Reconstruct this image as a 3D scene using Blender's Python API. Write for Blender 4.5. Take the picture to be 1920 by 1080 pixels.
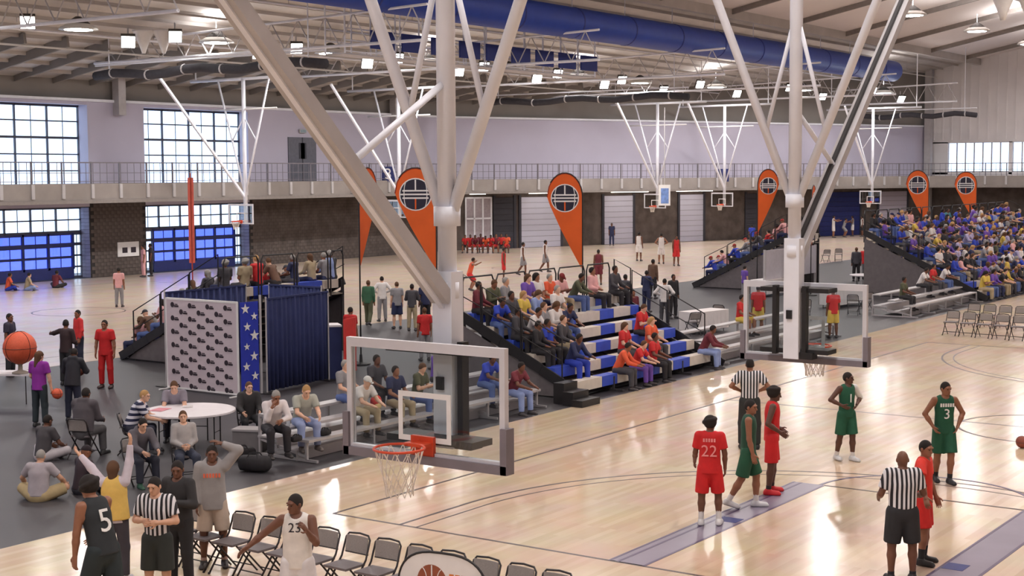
import bpy, bmesh, math, random
import numpy as np
from mathutils import Vector, Matrix

for o in list(bpy.data.objects):
    bpy.data.objects.remove(o, do_unlink=True)
SC = bpy.context.scene
COL = SC.collection
RND = random.Random(7)

# ------------------------------------------------------------------ camera
# World frame: x runs along the near baseline, y along the near sideline, z up, metres.
FPX, PITCH, ROLL = 2743.5, 0.0780, -0.0054
CAM = np.array([15.80, -17.59, 5.5])
YAW = 0.6077
FW = np.array([-math.sin(YAW), math.cos(YAW), 0.0])
RT = np.array([math.cos(YAW), math.sin(YAW), 0.0])
cp, sp = math.cos(PITCH), math.sin(PITCH)
FWD = FW * cp + np.array([0, 0, -sp])
DN = -FW * sp + np.array([0, 0, -cp])
cr, sr = math.cos(ROLL), math.sin(ROLL)
R2, D2 = RT * cr - DN * sr, RT * sr + DN * cr
cd = bpy.data.cameras.new('camera')
cd.sensor_width = 36.0
cd.lens = FPX / 1920 * 36
cd.clip_end = 500
camo = bpy.data.objects.new('camera', cd)
COL.objects.link(camo)
camo.matrix_world = Matrix(((R2[0], -D2[0], -FWD[0], CAM[0]), (R2[1], -D2[1], -FWD[1], CAM[1]),
                            (R2[2], -D2[2], -FWD[2], CAM[2]), (0, 0, 0, 1)))
SC.camera = camo


def ray(px, py):
    return R2 * (px - 960) / FPX + D2 * (py - 540) / FPX + FWD


def at_z(px, py, z=0.0):
    d = ray(px, py)
    return CAM + d * ((z - CAM[2]) / d[2])


def at_x(px, py, x):
    d = ray(px, py)
    return CAM + d * ((x - CAM[0]) / d[0])


def at_y(px, py, y):
    d = ray(px, py)
    return CAM + d * ((y - CAM[1]) / d[1])


def at_d(px, py, dist):
    return CAM + ray(px, py) * dist


def face(a):
    """rotation about z so that local +Y looks: 0 = to the camera, 90 = right in the photo, 180 = away"""
    a = math.radians(a)
    v = -FW * math.cos(a) + RT * math.sin(a)
    return math.atan2(-v[0], v[1])


# ------------------------------------------------------------------ world and exposure
W = bpy.data.worlds.new('sky')
SC.world = W
W.use_nodes = True
bg = W.node_tree.nodes['Background']
bg.inputs[0].default_value = (0.80, 0.90, 1.0, 1)
bg.inputs[1].default_value = 2.6
SC.view_settings.view_transform = 'Standard'
SC.view_settings.look = 'None'
SC.view_settings.gamma = 1.0
SC.view_settings.use_curve_mapping = False
SC.view_settings.exposure = 0.0
SC.cycles.max_bounces = 7
SC.cycles.diffuse_bounces = 3
SC.cycles.glossy_bounces = 3
SC.cycles.transparent_max_bounces = 16
SC.cycles.caustics_reflective = False
SC.cycles.caustics_refractive = False
LAMP_W = 520.0        # watts of one high-bay lamp

# ------------------------------------------------------------------ materials
MATS = {}


def lin(c):
    return tuple((v / 255 / 12.92) if v / 255 <= 0.04045 else ((v / 255 + 0.055) / 1.055) ** 2.4 for v in c)


def mat(name, rgb, rough=0.6, metal=0.0, var=0.10, scale=6.0, bump=0.0, bscale=40.0, spec=0.5):
    """principled surface whose colour drifts a little with a noise texture"""
    if name in MATS:
        return MATS[name]
    m = bpy.data.materials.new(name)
    m.use_nodes = True
    nt = m.node_tree
    b = nt.nodes['Principled BSDF']
    c = lin(rgb)
    b.inputs['Roughness'].default_value = rough
    b.inputs['Metallic'].default_value = metal
    b.inputs['Specular IOR Level'].default_value = spec
    tc = nt.nodes.new('ShaderNodeTexCoord')
    nz = nt.nodes.new('ShaderNodeTexNoise')
    nz.inputs['Scale'].default_value = scale
    nz.inputs['Detail'].default_value = 3
    nt.links.new(tc.outputs['Object'], nz.inputs['Vector'])
    rp = nt.nodes.new('ShaderNodeValToRGB')
    rp.color_ramp.elements[0].position = 0.3
    rp.color_ramp.elements[1].position = 0.7
    rp.color_ramp.elements[0].color = tuple(max(0, v * (1 - var)) for v in c) + (1,)
    rp.color_ramp.elements[1].color = tuple(min(1, v * (1 + var)) for v in c) + (1,)
    nt.links.new(nz.outputs['Fac'], rp.inputs['Fac'])
    nt.links.new(rp.outputs['Color'], b.inputs['Base Color'])
    if bump:
        n2 = nt.nodes.new('ShaderNodeTexNoise')
        n2.inputs['Scale'].default_value = bscale
        nt.links.new(tc.outputs['Object'], n2.inputs['Vector'])
        bp = nt.nodes.new('ShaderNodeBump')
        bp.inputs['Strength'].default_value = bump
        bp.inputs['Distance'].default_value = 0.02
        nt.links.new(n2.outputs['Fac'], bp.inputs['Height'])
        nt.links.new(bp.outputs['Normal'], b.inputs['Normal'])
    MATS[name] = m
    return m


def emit(name, rgb, strength):
    if name in MATS:
        return MATS[name]
    m = bpy.data.materials.new(name)
    m.use_nodes = True
    nt = m.node_tree
    nt.nodes.remove(nt.nodes['Principled BSDF'])
    e = nt.nodes.new('ShaderNodeEmission')
    e.inputs[0].default_value = lin(rgb) + (1,)
    e.inputs[1].default_value = strength
    nt.links.new(e.outputs[0], nt.nodes['Material Output'].inputs[0])
    MATS[name] = m
    return m


def glass(name, rgb, refl=0.08, rough=0.02):
    """thin pane: tinted see-through with a weak mirror"""
    if name in MATS:
        return MATS[name]
    m = bpy.data.materials.new(name)
    m.use_nodes = True
    nt = m.node_tree
    nt.nodes.remove(nt.nodes['Principled BSDF'])
    t = nt.nodes.new('ShaderNodeBsdfTransparent')
    t.inputs[0].default_value = lin(rgb) + (1,)
    g = nt.nodes.new('ShaderNodeBsdfGlossy')
    g.inputs['Roughness'].default_value = rough
    mx = nt.nodes.new('ShaderNodeMixShader')
    mx.inputs[0].default_value = refl
    nt.links.new(t.outputs[0], mx.inputs[1])
    nt.links.new(g.outputs[0], mx.inputs[2])
    nt.links.new(mx.outputs[0], nt.nodes['Material Output'].inputs[0])
    MATS[name] = m
    return m


def wood_mat(name, c0, c1, ang=0.0, rough=0.17):
    """maple strip floor: long narrow boards in slightly different tones, under lacquer"""
    m = bpy.data.materials.new(name)
    m.use_nodes = True
    nt = m.node_tree
    b = nt.nodes['Principled BSDF']
    tc = nt.nodes.new('ShaderNodeTexCoord')
    mp = nt.nodes.new('ShaderNodeMapping')
    mp.inputs['Rotation'].default_value = (0, 0, ang)
    nt.links.new(tc.outputs['Object'], mp.inputs['Vector'])
    br = nt.nodes.new('ShaderNodeTexBrick')
    br.inputs['Scale'].default_value = 1.0
    br.inputs['Brick Width'].default_value = 1.6
    br.inputs['Row Height'].default_value = 0.11
    br.inputs['Mortar Size'].default_value = 0.0
    br.inputs['Color1'].default_value = lin(c0) + (1,)
    br.inputs['Color2'].default_value = lin(c1) + (1,)
    nt.links.new(mp.outputs[0], br.inputs['Vector'])
    nz = nt.nodes.new('ShaderNodeTexNoise')
    nz.inputs['Scale'].default_value = 0.8
    nz.inputs['Detail'].default_value = 4
    nt.links.new(mp.outputs[0], nz.inputs['Vector'])
    mx = nt.nodes.new('ShaderNodeMixRGB')
    mx.blend_type = 'OVERLAY'
    mx.inputs[0].default_value = 0.22
    nt.links.new(br.outputs['Color'], mx.inputs[1])
    nt.links.new(nz.outputs['Color'], mx.inputs[2])
    hs = nt.nodes.new('ShaderNodeHueSaturation')
    hs.inputs['Saturation'].default_value = 0.95
    nt.links.new(mx.outputs[0], hs.inputs['Color'])
    nt.links.new(hs.outputs[0], b.inputs['Base Color'])
    b.inputs['Roughness'].default_value = rough
    b.inputs['Specular IOR Level'].default_value = 0.45
    n2 = nt.nodes.new('ShaderNodeTexNoise')
    n2.inputs['Scale'].default_value = 1.3
    nt.links.new(tc.outputs['Object'], n2.inputs['Vector'])
    bp = nt.nodes.new('ShaderNodeBump')
    bp.inputs['Strength'].default_value = 0.05
    bp.inputs['Distance'].default_value = 0.01
    nt.links.new(n2.outputs['Fac'], bp.inputs['Height'])
    nt.links.new(bp.outputs['Normal'], b.inputs['Normal'])
    MATS[name] = m
    return m


# ------------------------------------------------------------------ mesh helpers
class MB:
    """collects simple solids; build() links them as ONE mesh object"""

    def __init__(s):
        s.v, s.f, s.mi = [], [], []

    def _add(s, vs, fs, mi=0):
        n = len(s.v)
        s.v += [tuple(map(float, p)) for p in vs]
        s.f += [tuple(i + n for i in f) for f in fs]
        s.mi += [mi] * len(fs)
        return s

    def box(s, lo, hi, mi=0):
        x0, y0, z0 = lo
        x1, y1, z1 = hi
        vs = [(x0, y0, z0), (x1, y0, z0), (x1, y1, z0), (x0, y1, z0), (x0, y0, z1), (x1, y0, z1), (x1, y1, z1), (x0, y1, z1)]
        return s._add(vs, [(0, 3, 2, 1), (4, 5, 6, 7), (0, 1, 5, 4), (1, 2, 6, 5), (2, 3, 7, 6), (3, 0, 4, 7)], mi)

    def bar(s, a, b, w, h=None, up=(0, 0, 1), mi=0):
        """rectangular bar from a to b, w across, h along up"""
        h = w if h is None else h
        a, b = Vector(a), Vector(b)
        d = (b - a).normalized()
        u = Vector(up)
        if abs(d.dot(u)) > 0.97:
            u = Vector((0, 1, 0))
        sd = d.cross(u).normalized()
        u = sd.cross(d).normalized()
        vs = []
        for p in (a, b):
            for i, j in ((-1, -1), (1, -1), (1, 1), (-1, 1)):
                vs.append(p + sd * (w / 2 * i) + u * (h / 2 * j))
        return s._add(vs, [(0, 1, 2, 3), (7, 6, 5, 4), (0, 4, 5, 1), (1, 5, 6, 2), (2, 6, 7, 3), (3, 7, 4, 0)], mi)

    def cyl(s, a, b, r, r2=None, n=12, mi=0):
        r2 = r if r2 is None else r2
        a, b = Vector(a), Vector(b)
        d = (b - a).normalized()
        u = Vector((0, 0, 1)) if abs(d.z) < 0.9 else Vector((0, 1, 0))
        e1 = d.cross(u).normalized()
        e2 = d.cross(e1).normalized()
        vs = []
        for p, rr in ((a, r), (b, r2)):
            for i in range(n):
                t = 2 * math.pi * i / n
                vs.append(p + e1 * (rr * math.cos(t)) + e2 * (rr * math.sin(t)))
        fs = [(i, (i + 1) % n, n + (i + 1) % n, n + i) for i in range(n)]
        fs += [tuple(range(n - 1, -1, -1)), tuple(range(n, 2 * n))]
        return s._add(vs, fs, mi)

    def tube(s, pts, r, n=8, closed=False, mi=0):
        pts = [Vector(p) for p in pts]
        m = len(pts)
        vs = []
        prev = None
        for i, p in enumerate(pts):
            if closed:
                d = (pts[(i + 1) % m] - pts[i - 1]).normalized()
            else:
                d = (pts[min(i + 1, m - 1)] - pts[max(i - 1, 0)]).normalized()
            if prev is None:
                u = Vector((0, 0, 1)) if abs(d.z) < 0.9 else Vector((0, 1, 0))
                e1 = d.cross(u).normalized()
            else:
                e1 = (prev - d * prev.dot(d)).normalized()
            prev = e1
            e2 = d.cross(e1)
            for k in range(n):
                t = 2 * math.pi * k / n
                vs.append(p + e1 * (r * math.cos(t)) + e2 * (r * math.sin(t)))
        fs = []
        for i in range(m if closed else m - 1):
            j = (i + 1) % m
            for k in range(n):
                fs.append((i * n + k, i * n + (k + 1) % n, j * n + (k + 1) % n, j * n + k))
        if not closed:
            fs += [tuple(range(n - 1, -1, -1)), tuple(range((m - 1) * n, m * n))]
        return s._add(vs, fs, mi)

    def lathe(s, c, prof, n=24, mi=0, axis='z'):
        """prof = [(radius, height)]"""
        c = Vector(c)
        vs, fs = [], []
        for r, z in prof:
            for i in range(n):
                t = 2 * math.pi * i / n
                q = (r * math.cos(t), r * math.sin(t), z)
                if axis == 'y':
                    q = (q[0], q[2], q[1])
                elif axis == 'x':
                    q = (q[2], q[0], q[1])
                vs.append(c + Vector(q))
        m = len(prof)
        for j in range(m - 1):
            for i in range(n):
                fs.append((j * n + i, j * n + (i + 1) % n, (j + 1) * n + (i + 1) % n, (j + 1) * n + i))
        if prof[0][0] > 1e-6:
            fs.append(tuple(range(n - 1, -1, -1)))
        if prof[-1][0] > 1e-6:
            fs.append(tuple(range((m - 1) * n, m * n)))
        return s._add(vs, fs, mi)

    def ball(s, c, r, n=16, mi=0):
        rx, ry, rz = (r, r, r) if not hasattr(r, '__len__') else r
        vs, fs = [], []
        m = n // 2
        for j in range(m + 1):
            a = math.pi * j / m
            for i in range(n):
                t = 2 * math.pi * i / n
                vs.append((c[0] + rx * math.sin(a) * math.cos(t), c[1] + ry * math.sin(a) * math.sin(t), c[2] - rz * math.cos(a)))
        for j in range(m):
            for i in range(n):
                fs.append((j * n + i, j * n + (i + 1) % n, (j + 1) * n + (i + 1) % n, (j + 1) * n + i))
        return s._add(vs, fs, mi)

    def slab(s, poly, z0, z1, mi=0):
        """prism over a polygon in xy (counter-clockwise)"""
        n = len(poly)
        vs = [(x, y, z0) for x, y in poly] + [(x, y, z1) for x, y in poly]
        fs = [tuple(range(n - 1, -1, -1)), tuple(range(n, 2 * n))]
        fs += [(i, (i + 1) % n, n + (i + 1) % n, n + i) for i in range(n)]
        return s._add(vs, fs, mi)

    def strip(s, pts, w, z0, z1, mi=0, closed=False):
        """flat ribbon of width w along pts (xy)"""
        pts = [Vector((p[0], p[1])) for p in pts]
        m = len(pts)
        L, R = [], []
        for i, p in enumerate(pts):
            d = (pts[(i + 1) % m] - pts[i - 1]) if closed else (pts[min(i + 1, m - 1)] - pts[max(i - 1, 0)])
            d.normalize()
            nrm = Vector((-d.y, d.x))
            L.append(p + nrm * (w / 2))
            R.append(p - nrm * (w / 2))
        vs = []
        for z in (z0, z1):
            for i in range(m):
                vs += [(L[i].x, L[i].y, z), (R[i].x, R[i].y, z)]
        fs = []
        o = 2 * m
        for i in range(m if closed else m - 1):
            j = (i + 1) % m
            a, b, c, d = 2 * i, 2 * i + 1, 2 * j + 1, 2 * j
            fs += [(o + a, o + b, o + c, o + d), (d, c, b, a), (a, d, o + d, o + a), (b, o + b, o + c, c)]
        return s._add(vs, fs, mi)

    def mesh(s, name, mats, smooth=False, origin=(0, 0, 0)):
        me = bpy.data.meshes.new(name)
        o = origin
        me.from_pydata([(x - o[0], y - o[1], z - o[2]) for x, y, z in s.v], [], s.f)
        for m in (mats if isinstance(mats, (list, tuple)) else [mats]):
            me.materials.append(m)
        if any(s.mi):
            me.polygons.foreach_set('material_index', s.mi)
        if smooth:
            me.polygons.foreach_set('use_smooth', [True] * len(me.polygons))
        me.update()
        return me

    def build(s, name, mats, parent=None, smooth=False, world=False):
        """world=True: the solids were given in world metres and the parent is an unrotated Empty"""
        org = tuple(parent.location) if (parent is not None and world) else (0, 0, 0)
        return obj(name, s.mesh(name, mats, smooth, org), parent)


def obj(name, me, parent=None, loc=(0, 0, 0), rz=0.0):
    o = bpy.data.objects.new(name, me)
    COL.objects.link(o)
    o.location = loc
    o.rotation_euler = (0, 0, rz)
    if parent is not None:
        o.parent = parent
    return o


def tag(o, label=None, cat=None, group=None, kind=None):
    if label:
        o['label'] = label
    if cat:
        o['category'] = cat
    if group:
        o['group'] = group
    if kind:
        o['kind'] = kind
    return o


def thing(name, loc, label, cat, group=None, rz=0.0):
    o = bpy.data.objects.new(name, None)
    o.empty_display_size = 0.2
    COL.objects.link(o)
    o.location = tuple(float(v) for v in loc)
    o.rotation_euler = (0, 0, rz)
    return tag(o, label, cat, group)


def copy_tree(o, parent=None):
    c = o.copy()
    COL.objects.link(c)
    if parent is not None:
        c.parent = parent
    for ch in list(o.children):
        copy_tree(ch, c)
    return c


def text_mesh(name, body, size, depth, m, parent=None):
    """lettering standing in the local xz plane, facing -Y, centred on x"""
    cu = bpy.data.curves.new(name, 'FONT')
    cu.body = body
    cu.size = size
    cu.extrude = depth
    cu.align_x = 'CENTER'
    cu.align_y = 'CENTER'
    cu.resolution_u = 3
    tmp = bpy.data.objects.new(name, cu)
    COL.objects.link(tmp)
    dg = bpy.context.evaluated_depsgraph_get()
    me = bpy.data.meshes.new_from_object(tmp.evaluated_get(dg))
    bpy.data.objects.remove(tmp, do_unlink=True)
    me.transform(Matrix.Rotation(math.pi / 2, 4, 'X'))
    me.materials.clear()
    me.materials.append(m)
    o = obj(name, me, parent)
    return o
# ------------------------------------------------------------------ the hall
XA = -48.0                    # inner face of the window wall, runs along y
YB = 66.0                     # where that wall bends
PB = (-29.0, 113.0)           # where the bent wall meets the end wall
ZT = 9.6                      # top of the pale wall
ZW0, ZW1 = 4.25, 5.1          # walkway fascia

M_rubber = mat('rubber_floor', (64, 62, 66), 0.5, var=0.06, scale=1.2, bump=0.04, bscale=300)
M_wood = wood_mat('maple_floor', (218, 194, 167), (206, 180, 152), ang=math.pi / 2)
M_wood2 = wood_mat('maple_floor_far', (212, 190, 170), (202, 180, 160), ang=math.pi / 2, rough=0.25)
M_pale = mat('pale_wall', (194, 188, 206), 0.7, var=0.03, scale=0.4)
M_eave = mat('eave_band', (140, 134, 130), 0.8, var=0.08, scale=0.5)
M_deck = mat('roof_deck', (196, 190, 186), 0.75, var=0.07, scale=0.8)
M_panel = mat('ceiling_panel', (236, 226, 224), 0.7, var=0.03, scale=0.3)
M_beam = mat('roof_beam', (140, 132, 128), 0.6, var=0.08)
M_steel = mat('white_steel', (240, 241, 250), 0.4, var=0.04, scale=3)
M_steel2 = mat('grey_steel', (190, 186, 188), 0.45, var=0.06, scale=3)
M_block = mat('dark_block', (92, 82, 78), 0.85, var=0.28, scale=1.6, bump=0.2, bscale=30)
M_mortar = mat('mortar', (58, 54, 54), 0.9, var=0.1)
M_frame = mat('window_frame', (70, 72, 88), 0.5, var=0.1)
M_blue = mat('navy_paint', (34, 44, 110), 0.5, var=0.1)
M_dark = mat('dark_opening', (58, 58, 68), 0.7, var=0.1)
M_door = mat('overhead_door', (196, 196, 214), 0.55, var=0.03, scale=0.6)
M_conc = mat('walkway_concrete', (150, 142, 138), 0.8, var=0.12, scale=0.9)
M_rail = mat('rail_grey', (118, 112, 120), 0.5, var=0.06)
M_line = mat('court_line', (66, 48, 48), 0.35, var=0.1, scale=3)
M_band = mat('lane_band', (128, 118, 136), 0.3, var=0.08, scale=1.5)
M_bandline = mat('lane_edge_line', (72, 54, 92), 0.3, var=0.08)
G_clear = glass('window_pane', (238, 245, 255), 0.06)
G_blue = glass('blue_pane', (150, 166, 250), 0.08)


def S(o, label=None, kind='structure'):
    o['kind'] = kind
    if label:
        o['label'] = label
    return o


flo = S(MB().box((-52, -40, -0.3), (62, 118, -0.006)).build('floor', M_rubber), 'dark grey rubber sports floor between the wooden courts')
# near wooden court and the courts beyond the rubber strip
XE = -2.6
crt = S(MB().slab([(XE, -40), (40, -40), (40, 116), (XE, 116)], -0.006, 0.0).build('floor_wood', M_wood), 'pale maple basketball court floor in the foreground')
far = S(MB().slab([(-47.9, -10), (-19.2, -10), (-19.2, 112), (-47.9, 112)], -0.006, 0.0).build('floor_wood_far', M_wood2), 'maple floor of the courts beyond the rubber strip')

LO, LI, T1, T2, FTD, HC, RI, RO, CW = 5.226, 5.788, 1.382, 1.708, 6.39, 14.30, 9.252, 9.844, 15.06
CL = 28.6
lw = 0.06


def line(name, pts, w=lw, m=M_line, closed=False, par=crt, z=0.002):
    MB().strip(pts, w, 0.0, z, closed=closed).build(name, m, par)


line('sideline', [(0, 0), (0, CL)])
line('sideline', [(CW, 0), (CW, CL)])
line('baseline', [(0, 0), (CW, 0)])
line('baseline', [(0, CL), (CW, CL)])
line('half_court_line', [(0, HC), (CW, HC)])
xc = (LI + RI) / 2


def arc(cx, cy, r, a0, a1, n=60):
    return [(cx + r * math.cos(math.radians(a0 + (a1 - a0) * i / n)), cy + r * math.sin(math.radians(a0 + (a1 - a0) * i / n))) for i in range(n + 1)]


for k in (0, 1):
    def fl(pts):
        return pts if k == 0 else [(x, CL - y) for x, y in pts]
    for T, nm in ((T1, 'three_point_line'), (T2, 'inner_three_point_line')):
        r = xc - T
        line(nm, fl([(T, 0), (T, 1.72)] + arc(xc, 1.72, r, 180, 0, 80)[1:] + [(xc + r, 0)]), w=lw if T == T1 else 0.04)
    MB().slab([(LO, 0), (LI, 0), (LI, FTD), (LO, FTD)] if k == 0 else [(LO, CL - FTD), (LI, CL - FTD), (LI, CL), (LO, CL)], 0, 0.002).build('lane_band', M_band, crt)
    MB().slab([(RI, 0), (RO, 0), (RO, FTD), (RI, FTD)] if k == 0 else [(RI, CL - FTD), (RO, CL - FTD), (RO, CL), (RI, CL)], 0, 0.002).build('lane_band', M_band, crt)
    for x in (LO, LI, RI, RO, LO + 0.14):
        line('lane_line', fl([(x, 0), (x, FTD)]), m=M_bandline, z=0.004, w=0.045)
    line('free_throw_line', fl([(LI, FTD), (RI, FTD)]), z=0.003)
    line('free_throw_circle', fl(arc(xc, FTD, 1.80, 180, 0, 40)), m=M_bandline, z=0.004)
    # block marks beside the lane
    MB().slab([(RI + 0.02, 2.2), (RI + 0.32, 2.2), (RI + 0.32, 2.55), (RI + 0.02, 2.55)] if k == 0 else [(RI + 0.02, CL - 2.55), (RI + 0.32, CL - 2.55), (RI + 0.32, CL - 2.2), (RI + 0.02, CL - 2.2)], 0, 0.005).build('lane_block', M_blue, crt)
    MB().slab([(LI - 0.4, 3.0), (LI - 0.05, 3.0), (LI - 0.05, 3.3), (LI - 0.4, 3.3)] if k == 0 else [(LI - 0.4, CL - 3.3), (LI - 0.05, CL - 3.3), (LI - 0.05, CL - 3.0), (LI - 0.4, CL - 3.0)], 0, 0.005).build('lane_block', M_blue, crt)
line('centre_circle', arc(xc, HC, 1.83, 0, 354, 60), closed=True, z=0.003)
# lines on the far courts
for y0 in (8, 40, 76):
    line('sideline', [(-44, y0), (-21, y0), (-21, y0 + 26), (-44, y0 + 26), (-44, y0)], par=far)
    line('centre_circle', arc(-32.5, y0 + 13, 1.83, 0, 354, 40), par=far, closed=True)

# ---- the window wall: solid pieces round two tall bays of windows
BAYS = [(-21.8, -13.7), (-9.8, -1.7), (2.2, 10.3), (14.2, 22.3), (26.2, 34.3), (38.2, 46.3)]
TH = 0.9
mw, ml = MB(), MB()
ys = [-40] + [v for b in BAYS for v in b] + [YB + 0.4]
for i in range(0, len(ys), 2):
    mw.box((XA - TH, ys[i], 4.6), (XA, ys[i + 1], ZT))
    ml.box((XA - TH, ys[i], 0), (XA - 0.03, ys[i + 1], 4.6))
for a, b in BAYS:
    mw.box((XA - TH, a, 9.3), (XA, b, ZT))
    mw.box((XA - TH, a, 3.85), (XA, b, 4.9))
wl = S(mw.build('wall_left', M_pale), 'pale lavender upper wall with tall window bays')
wb = S(ml.build('wall_left_lower', M_mortar), 'dark block lower wall under the walkway')
# single blocks where the photograph shows them
bm = MB().box((-0.05, -0.195, -0.093), (0.03, 0.195, 0.093)).mesh('block', M_block)
nb = 0
placed = set()
for seg in ((34.35, 38.15), (46.35, 56.0)):
    for r in range(21):
        z = 0.1 + r * 0.2
        y = seg[0] + 0.2 + (0.2 if r % 2 else 0.0)
        while y < seg[1] - 0.1 and nb < 300:
            obj('block', bm, wb, (XA - 0.03, y, z))
            placed.add((round(y, 2), r))
            nb += 1
            y += 0.4
mb = MB()
for seg in ((46.35, 66.0), (-1.6, 2.1), (10.4, 14.1), (22.4, 26.1)):
    for r in range(21):
        z = 0.1 + r * 0.2
        y = seg[0] + 0.2 + (0.2 if r % 2 else 0.0)
        while y < seg[1] - 0.1:
            if (round(y, 2), r) not in placed:
                mb.box((XA - 0.08, y - 0.195, z - 0.093), (XA, y + 0.195, z + 0.093))
            y += 0.4
o = mb.build('block_courses', M_block, wb)
o['kind'] = 'stuff'
# block jambs beside the lower windows, bluish daylight put into their colour
M_jamb_daylit = mat('jamb_block_daylit', (150, 150, 176), 0.8, var=0.15, scale=3)
jm = MB().box((-0.2, -0.015, -0.093), (0.2, 0.02, 0.093)).mesh('block', M_jamb_daylit)
for a, b in BAYS[4:]:
    for r in range(19):
        for c in range(2):
            obj('block', jm, wb, (XA - TH + 0.22 + c * 0.41, b - 0.005, 0.1 + r * 0.2))

wi = 0
paneU = {}


def window(y0, y1, z0, z1, nc, nr, x, gm, thick=0.09, name=None, door=False):
    """glazed bay in the plane x: bars and single panes"""
    global wi
    wi += 1
    f = MB()
    f.box((x - 0.06, y0, z0), (x + 0.06, y1, z0 + 0.12)).box((x - 0.06, y0, z1 - 0.12), (x + 0.06, y1, z1))
    for i in range(nc + 1):
        y = y0 + (y1 - y0) * i / nc
        f.box((x - 0.06, y - thick / 2, z0), (x + 0.06, y + thick / 2, z1))
    for j in range(1, nr):
        z = z0 + (z1 - z0) * j / nr
        t = thick if j != nr // 2 + 1 else thick * 1.8
        f.box((x - 0.05, y0, z - t / 2), (x + 0.05, y1, z + t / 2))
    # thin glazing bars inside each pane
    for i in range(nc):
        y = y0 + (y1 - y0) * (i + 0.5) / nc
        f.box((x - 0.02, y - 0.014, z0), (x + 0.02, y + 0.014, z1))
    w = S(f.build(name or 'window_%d' % wi, M_blue if door else M_frame), 'tall gridded window bay in the left wall')
    pm = MB().box((-0.004, -(y1 - y0) / nc / 2, -(z1 - z0) / nr / 2), (0.004, (y1 - y0) / nc / 2, (z1 - z0) / nr / 2)).mesh('pane', gm)
    for i in range(nc):
        for j in range(nr):
            obj('pane', pm, w, (x - 0.03, y0 + (y1 - y0) * (i + .5) / nc, z0 + (z1 - z0) * (j + .5) / nr))
    return w


for k, (a, b) in enumerate(BAYS):
    xg = XA - TH + 0.1
    window(a, b, 4.9, 9.3, 4, 5, xg, G_clear, thick=0.07)
    window(a, b, 2.45, 3.85, 5, 2, xg, G_clear, thick=0.07)
    window(a, a + 1.1, 0.0, 2.45, 1, 4, xg, G_clear)
    window(b - 0.6, b, 0.0, 2.45, 1, 4, xg, G_clear)
    # blue glazed door set in the middle of the bay
    wi += 1
    w = window(a + 1.1, b - 0.6, 0.5, 2.45, 4, 3, xg + 0.05, G_blue, thick=0.13, name='door_%d' % wi, door=True)
    w['label'] = 'navy framed glazed doors in the window bay'
    MB().box((xg, a + 1.1, 0.0), (xg + 0.1, b - 0.6, 0.52)).build('kick_panel', M_blue, w)

# ---- the bent wall and the end wall
vB = Vector((PB[0] - XA, PB[1] - YB))
LB = vB.length
vB.normalize()
nB = Vector((vB.y, -vB.x))          # into the hall


def wB(s, off=0.0):
    return (XA + vB.x * s + nB.x * off, YB + vB.y * s + nB.y * off)


def panel_B(m, s0, s1, z0, z1, o0, o1):
    a, b = wB(s0, o0), wB(s1, o0)
    c, d = wB(s1, o1), wB(s0, o1)
    return m.slab([a, b, c, d] if o1 > o0 else [d, c, b, a], z0, z1)


def s_of(px):
    """distance along the bent wall of the photo column px"""
    d = ray(px, 330)
    # CAM + t d = wB(s)
    A = np.array([[d[0], -vB.x], [d[1], -vB.y]])
    t, s = np.linalg.solve(A, np.array([XA - CAM[0], YB - CAM[1]]))
    return s


wf = S(panel_B(MB(), -0.5, LB, 4.4, ZT, -0.4, 0.0).build('wall_far', M_pale), 'long pale lavender upper wall above the far walkway')
wfl = S(panel_B(MB(), -0.5, LB, 0.0, 4.4, -0.4, -0.02).build('wall_far_lower', M_block), 'dark block wall under the far walkway')
di = 0


def far_door(p0, p1, m, z1=3.75, label='pale roll-up door in the far dark wall', lamp=True):
    global di
    di += 1
    s0, s1 = s_of(p0), s_of(p1)
    d = MB()
    n = 9
    for i in range(n):
        panel_B(d, s0, s1, z1 * i / n + 0.02, z1 * (i + 1) / n, 0.0, 0.05)
    o = S(d.build('door_%d' % (40 + di), m), label)
    fr = MB()
    for s in (s0 - 0.1, s1 + 0.1):
        panel_B(fr, s - 0.1, s + 0.1, 0, z1 + 0.15, -0.01, 0.1)
    fr.build('door_frame', M_dark, o)
    return o


far_door(976, 1050, M_door)
far_door(1132, 1186, M_door)
far_door(1274, 1318, M_door)
far_door(1536, 1612, M_blue, label='navy roll-up door in the far dark wall')
far_door(1648, 1700, M_pale, label='pale grey wall panel beside the far navy door')
far_door(928, 962, M_dark, label='dark double door beside a pale roll-up door')
far_door(1400, 1424, M_dark, label='dark door behind the far court')
# glazed entrance left of the dark door
s0, s1 = s_of(872), s_of(920)
f = MB()
for s in np.linspace(s0, s1, 4):
    panel_B(f, s - 0.06, s + 0.06, 0, 3.8, 0.0, 0.08)
for z in (0.05, 2.2, 3.7):
    panel_B(f, s0, s1, z, z + 0.12, 0.0, 0.08)
we = S(f.build('window_90', M_steel), 'white framed glazed entrance in the far wall')
for i in range(3):
    panel_B(MB(), s0 + (s1 - s0) * i / 3 + .06, s0 + (s1 - s0) * (i + 1) / 3 - .06, 0.1, 3.7, 0.01, 0.03).build('pane', mat('entrance_glass', (170, 160, 168), 0.25, var=0.1), we)
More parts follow.
